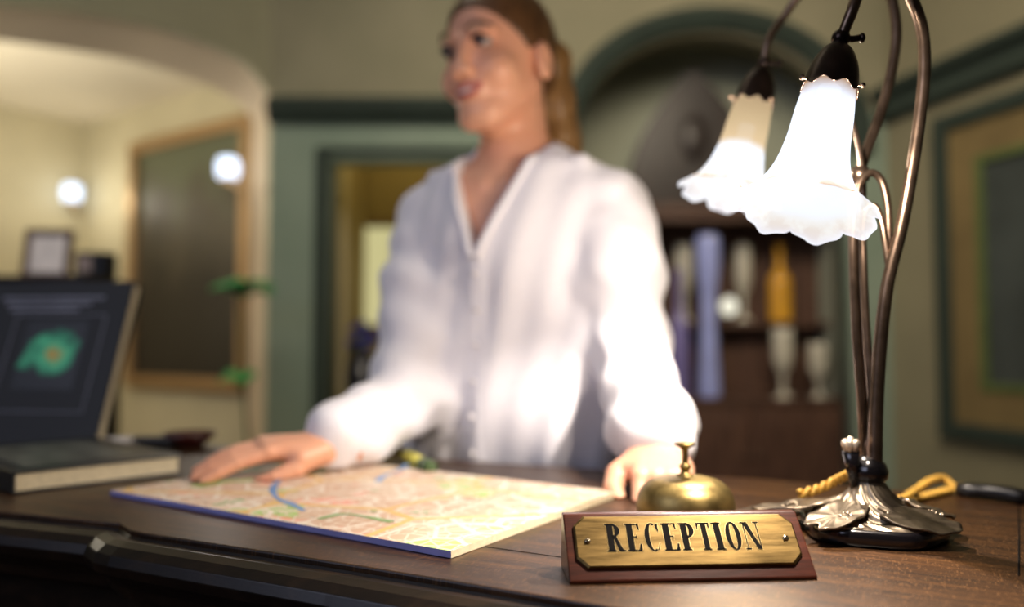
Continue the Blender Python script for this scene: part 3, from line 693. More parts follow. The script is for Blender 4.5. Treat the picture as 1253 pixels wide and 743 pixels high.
# upper half of the back shade has its unlit beige put into the glow colour (its bulb sits low)
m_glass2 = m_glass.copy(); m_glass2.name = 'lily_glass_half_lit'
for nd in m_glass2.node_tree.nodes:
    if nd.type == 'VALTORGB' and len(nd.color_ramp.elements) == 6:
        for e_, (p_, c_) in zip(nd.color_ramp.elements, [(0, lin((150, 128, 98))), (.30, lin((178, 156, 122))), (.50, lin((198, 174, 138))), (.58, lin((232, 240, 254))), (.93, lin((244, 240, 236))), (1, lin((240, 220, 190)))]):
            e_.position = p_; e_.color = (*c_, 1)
def shade(topc, axis, seed, mg, length=.122, k=1.0):
    """axis points from the collar to the mouth"""
    rng = random.Random(seed); axis = Vector(axis).normalized(); q = axis.to_track_quat('Z', 'X').to_matrix().to_4x4()
    M_ = Matrix.Translation(topc) @ q
    prof = spline([(.0170, 0), (.0190, .10), (.0215, .28), (.0232, .48), (.0270, .66), (.0338, .80), (.0425, .905), (.0485, .965), (.0515, 1.0)], 7)
    N = 144; b = BM(); rows = []; lay = b.verts.layers.float.new('along')
    ph = [rng.uniform(0, 6.28) for _ in range(3)]
    for r_, s in [(x[0], x[1]) for x in prof]:
        row = []
        ruf = max(0, (s - .76) / .24)
        for i in range(N):
            th = 2 * math.pi * i / N
            wv_ = 1.6 * abs(math.sin(3.5 * th + ph[0] + .35 * math.sin(th + ph[1]))) ** .7 - 1.0
            f2 = math.sin(16 * th + ph[2])
            rr = k * (r_ * (1 + .018 * math.cos(8 * th + ph[0]) * (s > .1)) + (.0030) * wv_ * ruf ** 1.4 + .0010 * f2 * ruf ** 2)
            zz_ = k * (length * s + (.0050 * wv_ + .0008 * f2) * ruf ** 2 - (.007 * ruf ** 3))
            v_ = b.verts.new((rr * math.cos(th), rr * math.sin(th), zz_)); v_[lay] = s; row.append(v_)
        rows.append(row)
    for r0, r1 in zip(rows, rows[1:]):
        for i in range(N): b.faces.new((r0[i], r0[(i + 1) % N], r1[(i + 1) % N], r1[i]))
    bmesh.ops.transform(b, matrix=M_, verts=b.verts[:])
    o = obj('lamp_shade', b, mg, lamp, True)
    # cap with scalloped skirt, gallery screws
    b = BM(); rows = []
    for r_, z in [(x[0], x[1]) for x in spline([(.0046, -.037), (.0052, -.033), (.0044, -.029), (.0060, -.0255), (.0110, -.020), (.0160, -.009), (.0188, .004), (.0198, .0140), (.0205, .0160)], 4)]:
        rows.append([b.verts.new((k * r_ * math.cos(th), k * r_ * math.sin(th), k * (z + (.0022 * math.cos(8 * th) if z > .010 else 0)))) for th in (2 * math.pi * i / 64 for i in range(64))])
    for r0, r1 in zip(rows, rows[1:]):
        for i in range(64): b.faces.new((r0[i], r0[(i + 1) % 64], r1[(i + 1) % 64], r1[i]))
    b.faces.new(rows[0][::-1]); bmesh.ops.transform(b, matrix=M_, verts=b.verts[:]); cp = obj('shade_cap', b, m_darkb, lamp, True)
    sol = cp.modifiers.new('s', 'SOLIDIFY'); sol.thickness = .0008; sol.offset = 1
    for a in (.3, 2.4, 4.5):
        b = BM(); d_ = Vector((math.cos(a), math.sin(a), 0)); p0 = d_ * .0198 * k + Vector((0, 0, .013 * k)); p1 = d_ * .0250 * k + Vector((0, 0, .0135 * k))
        tube(b, [M_ @ p0, M_ @ p1], .0011, 8); ball(b, M_ @ p1, .0022, None, 10); obj('gallery_screw', b, m_bronze, cp, True)
    b = BM(); ball(b, M_ @ Vector((0, 0, -.0330 * k)), .0072 * k, None, 16); p = M_ @ Vector((0, 0, -.0330 * k))
    tube(b, [p, p + Vector((.009, -.001, -.001)) * k, p + Vector((.014, -.001, 0)) * k], .0026 * k, 10)
    ball(b, p + Vector((.016, -.001, 0)) * k, (.0026 * k, .0036 * k, .0040 * k), None, 10); obj('switch_knob', b, m_darkb, cp, True)
    # bulb
    b = BM(); bz = (.052 if mg is m_glass else .080) * k
    lathe(b, [(x[0], x[1]) for x in spline([(.0085 * k, bz - .040), (.0085 * k, bz - .022), (.0110 * k, bz - .012), (.0150 * k, bz), (.0125 * k, bz + .012), (.0040 * k, bz + .0165), (.0005, bz + .0168)], 3)], 24, M_)
    obj('bulb', b, m_bulb, lamp, True)
    lp = light('lamp_bulb_light', 'POINT', (0, 0, 0), LAMP_POWER, (1.0, .86, .72), .007)
    lp.parent = lamp; lp.location = M_ @ Vector((0, 0, bz)); return o
t = NT('bulb_glass'); t.n.remove(t.b); tr = t.add('ShaderNodeBsdfTransparent'); em = t.add('ShaderNodeEmission'); em.inputs[0].default_value = (.78, .86, 1, 1); em.inputs[1].default_value = 1.1
m1 = t.add('ShaderNodeMixShader'); m1.inputs[0].default_value = .8; t.link(em.outputs[0], m1.inputs[1]); t.link(tr.outputs[0], m1.inputs[2]); t.link(m1.outputs[0], t.out.inputs[0]); m_bulb = t.m
m_darkb = simple('dark_bronze', (48, 38, 34), .3, .85, .3, 60)
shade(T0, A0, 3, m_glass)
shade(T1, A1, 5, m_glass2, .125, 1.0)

# twisted gold flex
def cord(pix, r_=.0021, pitch=.016):
    pts = spline([(*D(x, y, z),) for x, y, z in pix], 14); L = 0; out = []
    b = BM(); pts = [Vector(p) for p in pts]
    acc = [0]
    for a, c_ in zip(pts, pts[1:]): acc.append(acc[-1] + (c_ - a).length)
    T = [(pts[min(i + 1, len(pts) - 1)] - pts[max(i - 1, 0)]).normalized() for i in range(len(pts))]
    for s in (0, math.pi):
        q = []
        for i, p in enumerate(pts):
            u = T[i].cross(Vector((0, 0, 1))).normalized(); v_ = u.cross(T[i]); a = 2 * math.pi * acc[i] / pitch + s
            q.append(p + (u * math.cos(a) + v_ * math.sin(a)) * r_ * 1.12)
        tube(b, q, r_ * 1.05, 8)
    return b
b = cord([(1064, 572, .054), (1054, 573, .054), (1040, 580, .046), (1022, 589, .036), (1005, 597, .030), (990, 602, .027), (977, 605, .025)]); bmesh.ops.translate(b, vec=-LC, verts=b.verts[:]); obj('cord', b, m_gold, lamp, True)
b = cord([(1100, 612, .018), (1108, 609, .012), (1122, 599, .010), (1140, 588, .012), (1155, 586, .010), (1165, 595, .006), (1170, 598, .005), (1178, 596, .005)]); bmesh.ops.translate(b, vec=-LC, verts=b.verts[:]); obj('cord', b, m_gold, lamp, True)
b = cord([(1110, 616, .008), (1122, 610, .004), (1142, 605, .004), (1158, 601, .004), (1168, 599, .0045)]); bmesh.ops.translate(b, vec=-LC, verts=b.verts[:]); obj('cord', b, m_gold, lamp, True)
b = BM(); ball(b, Lo(D(1117, 609, .0065)), .0052); obj('cord_bead', b, m_blackmetal, lamp, True)
b = BM(); q = [Vector(x) for x in spline([(*Lo(D(x, y, z)),) for x, y, z in ((1172, 599, .0055), (1182, 600, .0075), (1205, 601, .0085), (1230, 604, .0085), (1250, 608, .007), (1262, 610, .005))], 4)]
tube(b, q, list(np.interp(np.linspace(0, 1, len(q)), [0, .08, .2, .8, .93, 1], [.003, .0065, .0072, .0078, .0068, .003])), 16)
obj('cord_switch', b, m_rubber, lamp, True)

# ---------------------------------------------------------------- books and papers at the left of the desk
Bk = thing('thick_book', 'thick dark hardback book with cream pages lying flat in front of the standing book', 'book', D(15, 606), math.atan2(.135, .12))
bl, bw, bt_ = .182, .27, .024
b = BM(); box(b, (.004, .004, .003), (bl - .004, bw - .002, bt_ - .003)); obj('pages', b, m_paper, Bk)
m_cover = simple('dark_book_cover', (34, 36, 38), .35, 0, .2, 12)
b = BM(); box(b, (0, 0, .0005), (bl, bw, .003)); box(b, (0, 0, bt_ - .003), (bl, bw, bt_)); box(b, (-.0005, 0, .0005), (.003, bw, bt_)); bevel(obj('cover', b, m_cover, Bk), .001)
b = BM(); box(b, (.02, .03, bt_), (bl - .03, bw - .04, bt_ + .0004)); obj('cover_print', b, simple('cover_grey', (92, 94, 88), .4, 0, .5, 30), Bk)
sb = thing('standing_book', 'dark standing picture book with a green picture on its cover', 'book', (D(122, 552).x - .002, 1.165, DZ + .0075), R(-9))
lean = Matrix.Rotation(R(-19), 4, 'X'); wB, hB, tB = .285, .262, .022
b = BM(); box(b, (-wB, 0, 0), (0, .0022, hB), lean); box(b, (-wB, tB - .0022, 0), (0, tB, hB), lean); box(b, (-wB, 0, 0), (-wB + .003, tB, hB), lean); obj('cover', b, simple('charcoal_cover', (24, 26, 27), .6, 0, .15, 8), sb)
b = BM(); box(b, (-wB + .003, .0022, .004), (-.003, tB - .0022, hB - .004), lean); obj('pages', b, m_paper, sb)
t = NT('green_cover_print'); v = t.coords(); tc = t.add('ShaderNodeTexCoord')
gv_ = t.add('ShaderNodeVectorMath', operation='SUBTRACT'); t.link(tc.outputs['Generated'], gv_.inputs[0]); gv_.inputs[1].default_value = (.5, .5, .5)
gl_ = t.add('ShaderNodeVectorMath', operation='LENGTH'); t.link(gv_.outputs[0], gl_.inputs[0]); ga_ = t.add('ShaderNodeMath', operation='SUBTRACT'); t.link(t.noise(v, 22, 3, .5, .6), ga_.inputs[0]); t.link(gl_.outputs['Value'], ga_.inputs[1])
c = t.ramp(ga_.outputs[0], [(.02, lin((20, 24, 26))), (.10, lin((30, 140, 100))), (.28, lin((84, 220, 156))), (.45, lin((210, 180, 80)))]); t.base(c); t.b.inputs['Roughness'].default_value = .45
b = BM(); box(b, (-.165, -.0006, .085), (-.060, 0, .195), lean); obj('cover_picture', b, t.m, sb)
b = BM()
for k, z in enumerate((.232, .222, .212)): box(b, (-.225 + .01 * k, -.0006, z), (-.045 - .02 * k, 0, z + .005), lean)
for x_ in (-.190, -.035): box(b, (x_, -.0006, .05), (x_ + .0015, 0, .205), lean)
for z_ in (.05, .205): box(b, (-.190, -.0006, z_), (-.035, 0, z_ + .0015), lean)
obj('cover_lines', b, simple('grey_print', (120, 122, 136), .5), sb)
b = BM()
o = thing('paper_stack', 'small stack of white papers behind the thick book', 'papers', D(128, 553), .2)
for k in range(5): box(b, (-.06 + .003 * (k % 2), -.03, .0035 * k), (.03 + .004 * (k % 3), .04, .0035 * k + .0032))
obj('sheet', b, simple('white_paper', (206, 204, 208), .7), o)
b = BM(); lathe(b, [(.016, 0), (.020, .002), (.034, .014), (.040, .022), (.038, .022), (.030, .014), (.012, .005)], 28)
o = obj('small_bowl', b, simple('dark_red_glaze', (70, 30, 26), .3), None, True); o.location = D(232, 547); tag(o, 'small dark red bowl at the desk end', 'bowl')
b = BM(); prism(b, [(-.03, -.012), (.03, -.012), (.034, 0), (.03, .012), (-.03, .012), (-.034, 0)], 0, .018)
o = bevel(obj('ink_pad', b, m_rubber), .003); o.location = D(190, 549) + Vector((0, 0, 0)); tag(o, 'small black box beside the dark red bowl', 'box')
# yellow marker on the far side of the map
mk = thing('marker_pen', 'yellow-green marker lying behind the map by her sleeve', 'pen', D(497, 566), R(-68))
b = BM(); lathe(b, [(.006, 0), (.0085, .001), (.0085, .075), (.0065, .079)], 20, Matrix.Translation((0, 0, .0088)) @ Matrix.Rotation(R(90), 4, 'Y')); obj('barrel', b, simple('yellow_plastic', (212, 206, 80), .35), mk, True)
b = BM(); lathe(b, [(.0065, .079), (.0088, .080), (.0088, .115), (.006, .117)], 20, Matrix.Translation((0, 0, .0088)) @ Matrix.Rotation(R(90), 4, 'Y')); obj('cap', b, simple('green_plastic', (66, 92, 50), .35), mk, True)

# ---------------------------------------------------------------- woman
TA = R(25)
Lv = np.array((math.cos(TA), -math.sin(TA), 0)); Fv = np.array((-math.sin(TA), -math.cos(TA), 0)); OC = np.array((.004, 1.225, 0))
def Bp(x, y, z): return OC + Lv * x + Fv * y + np.array((0, 0, z))          # body frame: x to her left, y forward
def bl_(X, Y):                                                             # world -> body frame
    dx, dy = X - OC[0], Y - OC[1]; return dx * Lv[0] + dy * Lv[1], dx * Fv[0] + dy * Fv[1]
person = thing('person', 'smiling woman with a blonde ponytail in a loose white V-neck blouse leaning on the desk', 'person', (OC[0], OC[1], 0))
def Po(me): me.transform(Matrix.Translation((-OC[0], -OC[1], 0))); return me
# joints (world)
shL = np.array(P(752, 250, 1.145)); elL = np.array(P(768, 420, 1.08)); wrL = np.array(P(803, 553, .895))       # her left arm, at the right of the frame
shR = np.array(P(526, 262, 1.30)); elR = np.array(P(500, 468, 1.15)); wrR = np.array(P(404, 546, .965))
nb = Bp(0, -.01, 1.33); HCt = np.array(P(610, 75, 1.205))
HY = R(35)       # head yaw
Hm = Matrix.Rotation(-HY, 4, 'Z') @ Matrix.Rotation(R(5), 4, 'X') @ Matrix.Rotation(R(-4), 4, 'Y')
Hi = np.array(Hm.to_3x3().inverted())
def hl(X, Y, Z):
    dx, dy, dz = X - HCt[0], Y - HCt[1], Z - HCt[2]
    return tuple(Hi[i, 0] * dx + Hi[i, 1] * dy + Hi[i, 2] * dz for i in range(3))
def Hp(x, y, z): return np.array(Hm @ Vector((x, y, z))) + HCt
def head_f(x, y, z):
    f = ellip(x, y, z, (0, .012, .034), (.072, .092, .080))
    f = sm(f, ellip(x, y, z, (0, -.022, -.032), (.060, .066, .078)), .03)
    f = sm(f, ellip(x, y, z, (0, -.066, -.094), (.024, .021, .018)), .03)
    for s in (-1, 1):
        f = sm(f, ellip(x, y, z, (s * .038, -.058, -.036), (.024, .026, .024)), .02)
        f = sm(f, cap(x, y, z, (s * .054, .0, -.055), (s * .02, -.062, -.096), .012, .014), .02)
        f = sub(f, ellip(x, y, z, (s * .032, -.100, .004), (.019, .018, .012)), .014)
        f = sm(f, cap(x, y, z, (s * .014, -.086, .020), (s * .046, -.072, .022), .006, .005), .012)
        f = sm(f, ellip(x, y, z, (s * .0765, .008, -.018), (.009, .018, .029)), .006)
        f = sub(f, ellip(x, y, z, (s * .084, .004, -.016), (.005, .010, .018)), .004)
        f = sm(f, ellip(x, y, z, (s * .011, -.098, -.036), (.007, .009, .007)), .006)
    f = sm(f, cap(x, y, z, (0, -.084, .008), (0, -.101, -.030), .0075, .0090), .012)
    f = sm(f, ellip(x, y, z, (0, -.080, -.060), (.024, .014, .016)), .014)
    f = sub(f, ellip(x, y, z, (0, -.101, -.062), (.021, .010, .0055)), .005)
    return f
def neck_torso(X, Y, Z, arms=True):
    f = cap(X, Y, Z, Hp(0, .022, -.05), nb, .051, .054)
    xb, yb = bl_(X, Y)
    f = sm(f, cap(xb, yb, Z, (-.115, -.005, 1.258), (.115, -.005, 1.258), .040, .040), .07)
    f = sm(f, ellip(xb, yb, Z, (0, -.005, 1.20), (.150, .098, .14)), .06)
    f = sm(f, ellip(xb, yb, Z, (0, .0, 1.04), (.125, .088, .16)), .06)
    f = sm(f, ellip(xb, yb, Z, (0, -.01, .90), (.165, .105, .13)), .06)
    # collarbones and the hollow of the throat
    for s in (-1, 1): f = sm(f, cap(xb, yb, Z, (s * .02, .066, 1.292), (s * .12, .035, 1.318), .006, .006), .02)
    return f
# hands: local +X along the fingers, +Y thumb side, +Z back of the hand, wrist at the origin
def frame(o, xdir, zdir):
    x = np.array(xdir, float); x /= np.linalg.norm(x); z = np.array(zdir, float); z -= x * z.dot(x); z /= np.linalg.norm(z); return np.array(o), x, np.cross(z, x), z
def hand_f(X, Y, Z, fr, side, fingers, thumb):
    o, ex, ey, ez = fr; HS = .92
    dx, dy, dz = (X - o[0]) / HS, (Y - o[1]) / HS, (Z - o[2]) / HS
    x = dx * ex[0] + dy * ex[1] + dz * ex[2]; y = (dx * ey[0] + dy * ey[1] + dz * ey[2]) * side; z = dx * ez[0] + dy * ez[1] + dz * ez[2]
    f = ellip(x, y, z, (.045, 0, -.002), (.050, .038, .0150))
    f = sm(f, cap(x, y, z, (-.03, 0, 0), (.015, 0, 0), .024, .022), .02)
    for yk in (.026, .009, -.008, -.024): f = sm(f, cap(x, y, z, (.02, yk * .6, .003), (.082, yk, .0), .010, .0098), .008)
    f = sm(f, cap(x, y, z, (.018, .022, -.004), (.045, .036, -.008), .015, .012), .012)
    for fin in fingers + [thumb]:
        g = None
        for (a, ra), (b_, rb) in zip(fin, fin[1:]):
            c_ = cap(x, y, z, a, b_, ra, rb); g = c_ if g is None else sm(g, c_, .0015)
        f = sm(f, g, .0045)
    return f * HS
def fingers(curl=.35, spread=1.0, lens=(.92, 1.0, .95, .76), drop=0):
    out = []
    for k, (yk, sp) in enumerate(((.026, .16), (.009, .04), (-.008, -.07), (-.024, -.2))):
        L = [.042 * lens[k], .026 * lens[k], .021 * lens[k]]; r_ = [.0092, .0082, .0075, .0062]
        if k == 3: r_ = [q_ * .88 for q_ in r_]
        p = np.array((.082, yk, -.001)); ang_ = drop; pts = [(tuple(p), r_[0])]
        for j in range(3):
            ang_ += curl * (.6, 1.0, .55)[j]
            p = p + L[j] * np.array((math.cos(ang_) * math.cos(sp * spread), math.cos(ang_) * math.sin(sp * spread), -math.sin(ang_))); pts.append((tuple(p), r_[j + 1]))
        out.append(pts)
    return out
# her right hand, flat at the far edge of the map, fingers to the left of the frame
tipR = np.array(D(246, 583, .009)); dR = tipR - wrR
frR = frame(wrR, dR + np.array((0, 0, .030)), (-.05, -.15, 1))
fR = fingers(.16, 1.0, drop=.16); thR = [((.022, .022, -.006), .013), ((.052, .040, -.018), .0112), ((.078, .046, -.028), .0098), ((.098, .044, -.034), .0078)]
# her left hand, resting on the desk behind the bell, thumb towards the map
frL = frame(wrL, np.array(D(824, 624, .004)) - wrL, (0, .25, 1))
fL = fingers(.62, .8, drop=.12); thL = [((.018, .024, -.004), .015), ((.045, .050, -.010), .0125), ((.072, .056, -.018), .0112), ((.096, .050, -.024), .0088)]
def handR(X, Y, Z): return sm(hand_f(X, Y, Z, frR, 1, fR, thR), cap(X, Y, Z, wrR, wrR + (elR - wrR) * .5, .021, .024), .01)
def handL(X, Y, Z): return sm(hand_f(X, Y, Z, frL, -1, fL, thL), cap(X, Y, Z, wrL, wrL + (elL - wrL) * .5, .021, .024), .01)
def upper(X, Y, Z):
    return sm(head_f(*hl(X, Y, Z)), neck_torso(X, Y, Z), .022)
def coarse(X, Y, Z):
    f = neck_torso(X, Y, Z)
    for a, b_, c_ in ((shL, elL, wrL), (shR, elR, wrR)):
        f = sm(f, cap(X, Y, Z, a, b_, .046, .036), .04); f = sm(f, cap(X, Y, Z, b_, c_, .036, .023), .02)
    xb, yb = bl_(X, Y)
    for s in (-1, 1):
        f = sm(f, cap(xb, yb, Z, (s * .085, -.01, .88), (s * .09, -.01, .48), .080, .052), .04)
        f = sm(f, cap(xb, yb, Z, (s * .09, -.01, .48), (s * .09, -.03, .09), .052, .034), .02)
        f = sm(f, cap(xb, yb, Z, (s * .09, -.03, .06), (s * .10, .10, .04), .036, .030), .03)
    return f
def rng_box(pts, pad_): a = np.array(pts); return a.min(0) - pad_, a.max(0) + pad_
lo, hi = rng_box([HCt + (-.12, -.13, 0), HCt + (.12, .13, .13), Bp(0, 0, 1.12)], .02)
lo2 = np.array((OC[0] - .30, .78, .0)); hi2 = np.array((OC[0] + .30, 1.50, 1.36))
tips = lambda fr, s, L: [fr[0] + fr[1] * p[0][0] + fr[2] * p[0][1] * s + fr[3] * p[0][2] for q_ in L for p in q_]
lr, hr = rng_box(tips(frR, 1, fR + [thR]) + [wrR, wrR + (elR - wrR) * .4], .028); ll, hl_ = rng_box(tips(frL, -1, fL + [thL]) + [wrL, wrL + (elL - wrL) * .4], .028)
lr[2] = ll[2] = DZ - .03
tz = np.array(tips(frR, 1, fR + [thR]))[:, 2].min() - DZ, np.array(tips(frL, -1, fL + [thL]))[:, 2].min() - DZ
print('hand lowest tips above desk', tz)
zR, zL = DZ + mapth + .0008, DZ + .0006
def on_top(f, z0): return lambda X, Y, Z: np.maximum(f(X, Y, Z), z0 - Z)       # palms and fingertips flatten where they press on the desk
body_me = join_nets([nets(upper, lo, hi, .0030), nets(lambda X, Y, Z: coarse(X, Y, Z) + .010, lo2, hi2, .008), nets(on_top(handR, zR), lr, hr, .0017), nets(on_top(handL, zL), ll, hl_, .0017)])
obj('body', Po(body_me), m_skin, person, True)
# face details
def Hloc(p): return Vector(Hp(*p) - np.array((OC[0], OC[1], 0)))
HR3 = Hm.to_3x3().to_4x4()
m_eye = simple('eye_white', (168, 152, 148), .15); m_iris = simple('iris', (52, 50, 56), .15); m_lip = simple('lip', (188, 104, 96), .4); m_teeth = simple('teeth', (230, 222, 214), .3); m_brow = simple('brow', (96, 64, 44), .8)
for s in (-1, 1):
    b = BM(); ball(b, Hloc((s * .032, -.0770, .003)), (.0125, .0112, .0072), HR3, 20); eye = obj('eye', b, m_eye, person, True)
    b = BM(); ball(b, Hloc((s * .030, -.0870, .0035)), (.0068, .0036, .0066), HR3, 16); obj('iris', b, m_iris, eye, True)
    b = BM(); tube(b, [Hloc(p) for p in ((s * .019, -.0905, .0060), (s * .026, -.0930, .0090), (s * .034, -.0920, .0092), (s * .043, -.0850, .0060))], [.0012, .0024, .0026, .0014], 8); obj('eyelashes', b, simple('lash', (50, 32, 26), .8), person, True)
    b = BM(); tube(b, [Hloc(p) for p in ((s * .014, -.0965, .0240), (s * .026, -.0950, .0290), (s * .038, -.0875, .0285), (s * .048, -.0775, .0240))], [.0018, .0028, .0026, .0012], 8); obj('eyebrow', b, m_brow, person, True)
b = BM(); tube(b, [Hloc(p) for p in spline([(-.026, -.081, -.055), (-.014, -.0925, -.057), (0, -.0960, -.0560), (.014, -.0925, -.057), (.026, -.081, -.055)], 5)], [.0012] + [.0036] * 19 + [.0012], 8)
obj('upper_lip', b, m_lip, person, True)
b = BM(); tube(b, [Hloc(p) for p in spline([(-.025, -.081, -.056), (-.014, -.091, -.0665), (0, -.0945, -.0695), (.014, -.091, -.0665), (.025, -.081, -.056)], 5)], [.0012] + [.0040] * 19 + [.0012], 8)
obj('lower_lip', b, m_lip, person, True)
b = BM(); tube(b, [Hloc(p) for p in spline([(-.020, -.083, -.0585), (-.010, -.0900, -.0605), (0, -.0920, -.0615), (.010, -.0900, -.0605), (.020, -.083, -.0585)], 5)], [.001] + [.0042] * 19 + [.001], 8)
obj('teeth', b, m_teeth, person, True)
# hair, pulled back, with a ponytail falling behind her shoulder
def hair_f(X, Y, Z):
    x, y, z = hl(X, Y, Z)
    f = ellip(x, y, z, (0, .016, .036), (.0785, .0965, .0865)) + .0008 * np.sin(140 * x + 60 * z)
    f = sm(f, ellip(x, y, z, (0, .055, -.015), (.060, .055, .055)), .02)
    line = -((z - .068) + .95 * (y + .082) + 2.0 * x * x) * .72
    ear = .019 - np.sqrt((y - .004) ** 2 + ((z + .020) * .75) ** 2)
    f = np.maximum(f, line); f = np.where(np.abs(x) > .055, np.maximum(f, ear), f)
    return f
lo, hi = rng_box([HCt - .13, HCt + .14], 0)
obj('hair', Po(join_nets([nets(hair_f, lo, hi, .003)])), m_hair, person, True)
tp = [Hp(0, .095, .030), np.array(P(672, 75, 1.26)), np.array(P(679, 125, 1.27)), np.array(P(688, 170, 1.28)), np.array(P(700, 212, 1.30)), np.array(P(706, 240, 1.31))]
tr_ = [.024, .030, .030, .027, .021, .010]
def tail_f(X, Y, Z):
    f = None
    for i in range(len(tp) - 1):
        c_ = cap(X, Y, Z, tp[i], tp[i + 1], tr_[i], tr_[i + 1]); f = c_ if f is None else sm(f, c_, .02)
    return f + .0012 * np.sin(260 * X + 20 * Z) + .001 * np.sin(210 * Y)
lo, hi = rng_box(tp, .05); obj('ponytail', Po(join_nets([nets(tail_f, lo, hi, .003)])), m_tail, person, True)
b = BM(); hc = Vector(tp[0] - np.array((OC[0], OC[1], 0))); ball(b, hc, (.026, .026, .016)); obj('hair_tie', b, m_black, person, True)
# blouse
Vb = (-.006, 1.178); VtR, VtL = (-.072, 1.345), (.072, 1.345)       # V bottom and tops in body x, z
def shirt_f(X, Y, Z):
    xb, yb = bl_(X, Y)
    f = None
    for s in (-1, 1):
        g = cap(xb, yb, Z, (s * .04, -.012, 1.308), (s * .142, -.006, 1.262), .048, .050); f = g if f is None else sm(f, g, .03)
    f = sm(f, ellip(xb, yb, Z, (0, .004, 1.19), (.168, .112, .15)), .06)
    f = sm(f, ellip(xb, yb, Z, (.006, .004, 1.02), (.172, .115, .17)), .07)
    f = sm(f, ellip(xb, yb, Z, (0, -.005, .90), (.185, .125, .12)), .06)
    f = sm(f, ellip(xb, yb, Z, (.105, .02, .97), (.085, .085, .15)), .05)
    f = sm(f, neck_torso(X, Y, Z) - .009, .015)
    f = f + .0028 * np.sin(xb * 62 + 4 * np.sin(Z * 4)) * np.clip((1.26 - Z) * 5, 0, 1) + .002 * np.sin(xb * 110 - Z * 22)
    fold = .004 * np.sin(30 * (xb * .7 + Z)) * np.clip((yb) * 14, 0, 1); f = f + fold * np.clip((1.3 - Z) * 6, 0, 1)
    for (a, e_, w_, drop) in ((shL, elL, wrL, .004), (shR, elR, wrR, .016)):
        dn = np.array((0, 0, -drop))
        e2 = e_ + dn; m_ = e_ + (w_ - e_) * .50 + dn * .9; c0_ = e_ + (w_ - e_) * .80 + np.array((0, 0, -.004)); c1_ = e_ + (w_ - e_) * .96
        g = cap(X, Y, Z, a + np.array((0, 0, -.006)), a + (e2 - a) * .5, .052, .058)
        g = sm(g, cap(X, Y, Z, a + (e2 - a) * .5, e2, .058, .050), .03)
        g = sm(g, cap(X, Y, Z, e2, m_, .050, .044), .03)
        g = sm(g, cap(X, Y, Z, m_, c0_, .043, .046), .02)
        g = sm(g, cap(X, Y, Z, c0_, c1_, .046, .039 if a is shR else .036), .012)
        if a is shL: g = sm(g, cap(X, Y, Z, c0_ + np.array((.014, .01, .004)), c0_ + np.array((.012, -.03, -.006)), .045, .036), .02)
        g = g + (.0018 if a is shL else .0030) * np.sin(75 * (X * .6 + Y * .5 + Z)) + .0024 * np.sin(34 * (X - Z) + 2) + .0010 * np.sin(120 * (Z * .8 - Y) + 1)
        g = np.maximum(g, DZ + mapth + .003 - Z)
        f = sm(f, g, .028)
    # front placket
    f = f - .0022 * (np.abs(xb - Vb[0]) < .013) * (yb > 0)
    # V opening and neck hole
    hw_ = np.clip((Z - Vb[1]) / (VtL[1] - Vb[1]), 0, 1.4) * .070
    cut = np.maximum(np.abs(xb - Vb[0]) - hw_, -(yb - .0)); cut = np.maximum(cut, Vb[1] - Z)
    f = np.maximum(f, -cut * .9)
    neck = cap(X, Y, Z, Hp(0, .022, -.05), nb - np.array((0, 0, .0)), .062, .066)
    f = np.maximum(f, -neck)
    return np.maximum(f, .86 - Z)
lo = np.array((-.42, .76, .85)); hi = np.array((.33, 1.50, 1.40))
shirt = obj('blouse', Po(join_nets([nets(shirt_f, lo, hi, .004)])), m_shirt, person, True)
sd = shirt.modifiers.new('s', 'SMOOTH'); sd.factor = .5; sd.iterations = 2
# collar band along the V, cuffs, buttons
def surf(x, z, y0=.2, f_=shirt_f):
    for k in range(200):
        y_ = y0 - .001 * k; p = Bp(x, y_, z)
        if f_(p[0], p[1], p[2]) < 0: return p
    return Bp(x, .05, z)
OF = np.array((OC[0], OC[1], 0))
b = BM()
for s in (-1, 1):
    pts = []
    for k in range(9):
        z_ = Vb[1] + (1.325 - Vb[1]) * k / 8; hwv = (z_ - Vb[1]) / (VtL[1] - Vb[1]) * .070 + .004
        pts.append(Vector(surf(Vb[0] + s * hwv, z_) + Fv * .002 - OF))
    pts += [Vector(Bp(s * .072, -.02, 1.352) - OF), Vector(Bp(s * .050, -.065, 1.358) - OF), Vector(Bp(0, -.082, 1.36) - OF)]
    tube(b, spline([tuple(p) for p in pts], 4), .0062, 10)
obj('collar', b, m_shirt, shirt, True)
for (e_, w_, nm) in ((elL, wrL, 'cuff'), (elR, wrR, 'cuff')):
    b = BM(); d_ = w_ - e_; q = [e_ + d_ * t_ - OF for t_ in (.90, .94, .98, 1.01)]
    tube(b, [Vector(x) for x in q], [.031, .0315, .031, .030] if e_ is elL else [.035, .0355, .035, .034], 28); obj(nm, b, m_shirt, shirt, True)
for k in range(6):
    b = BM(); p = surf(Vb[0], 1.155 - k * .05); ball(b, Vector(p + Fv * .0015 - OF), (.0042, .0042, .0042), None, 12); obj('button', b, simple('pearl_button', (226, 222, 224), .3), shirt, True)
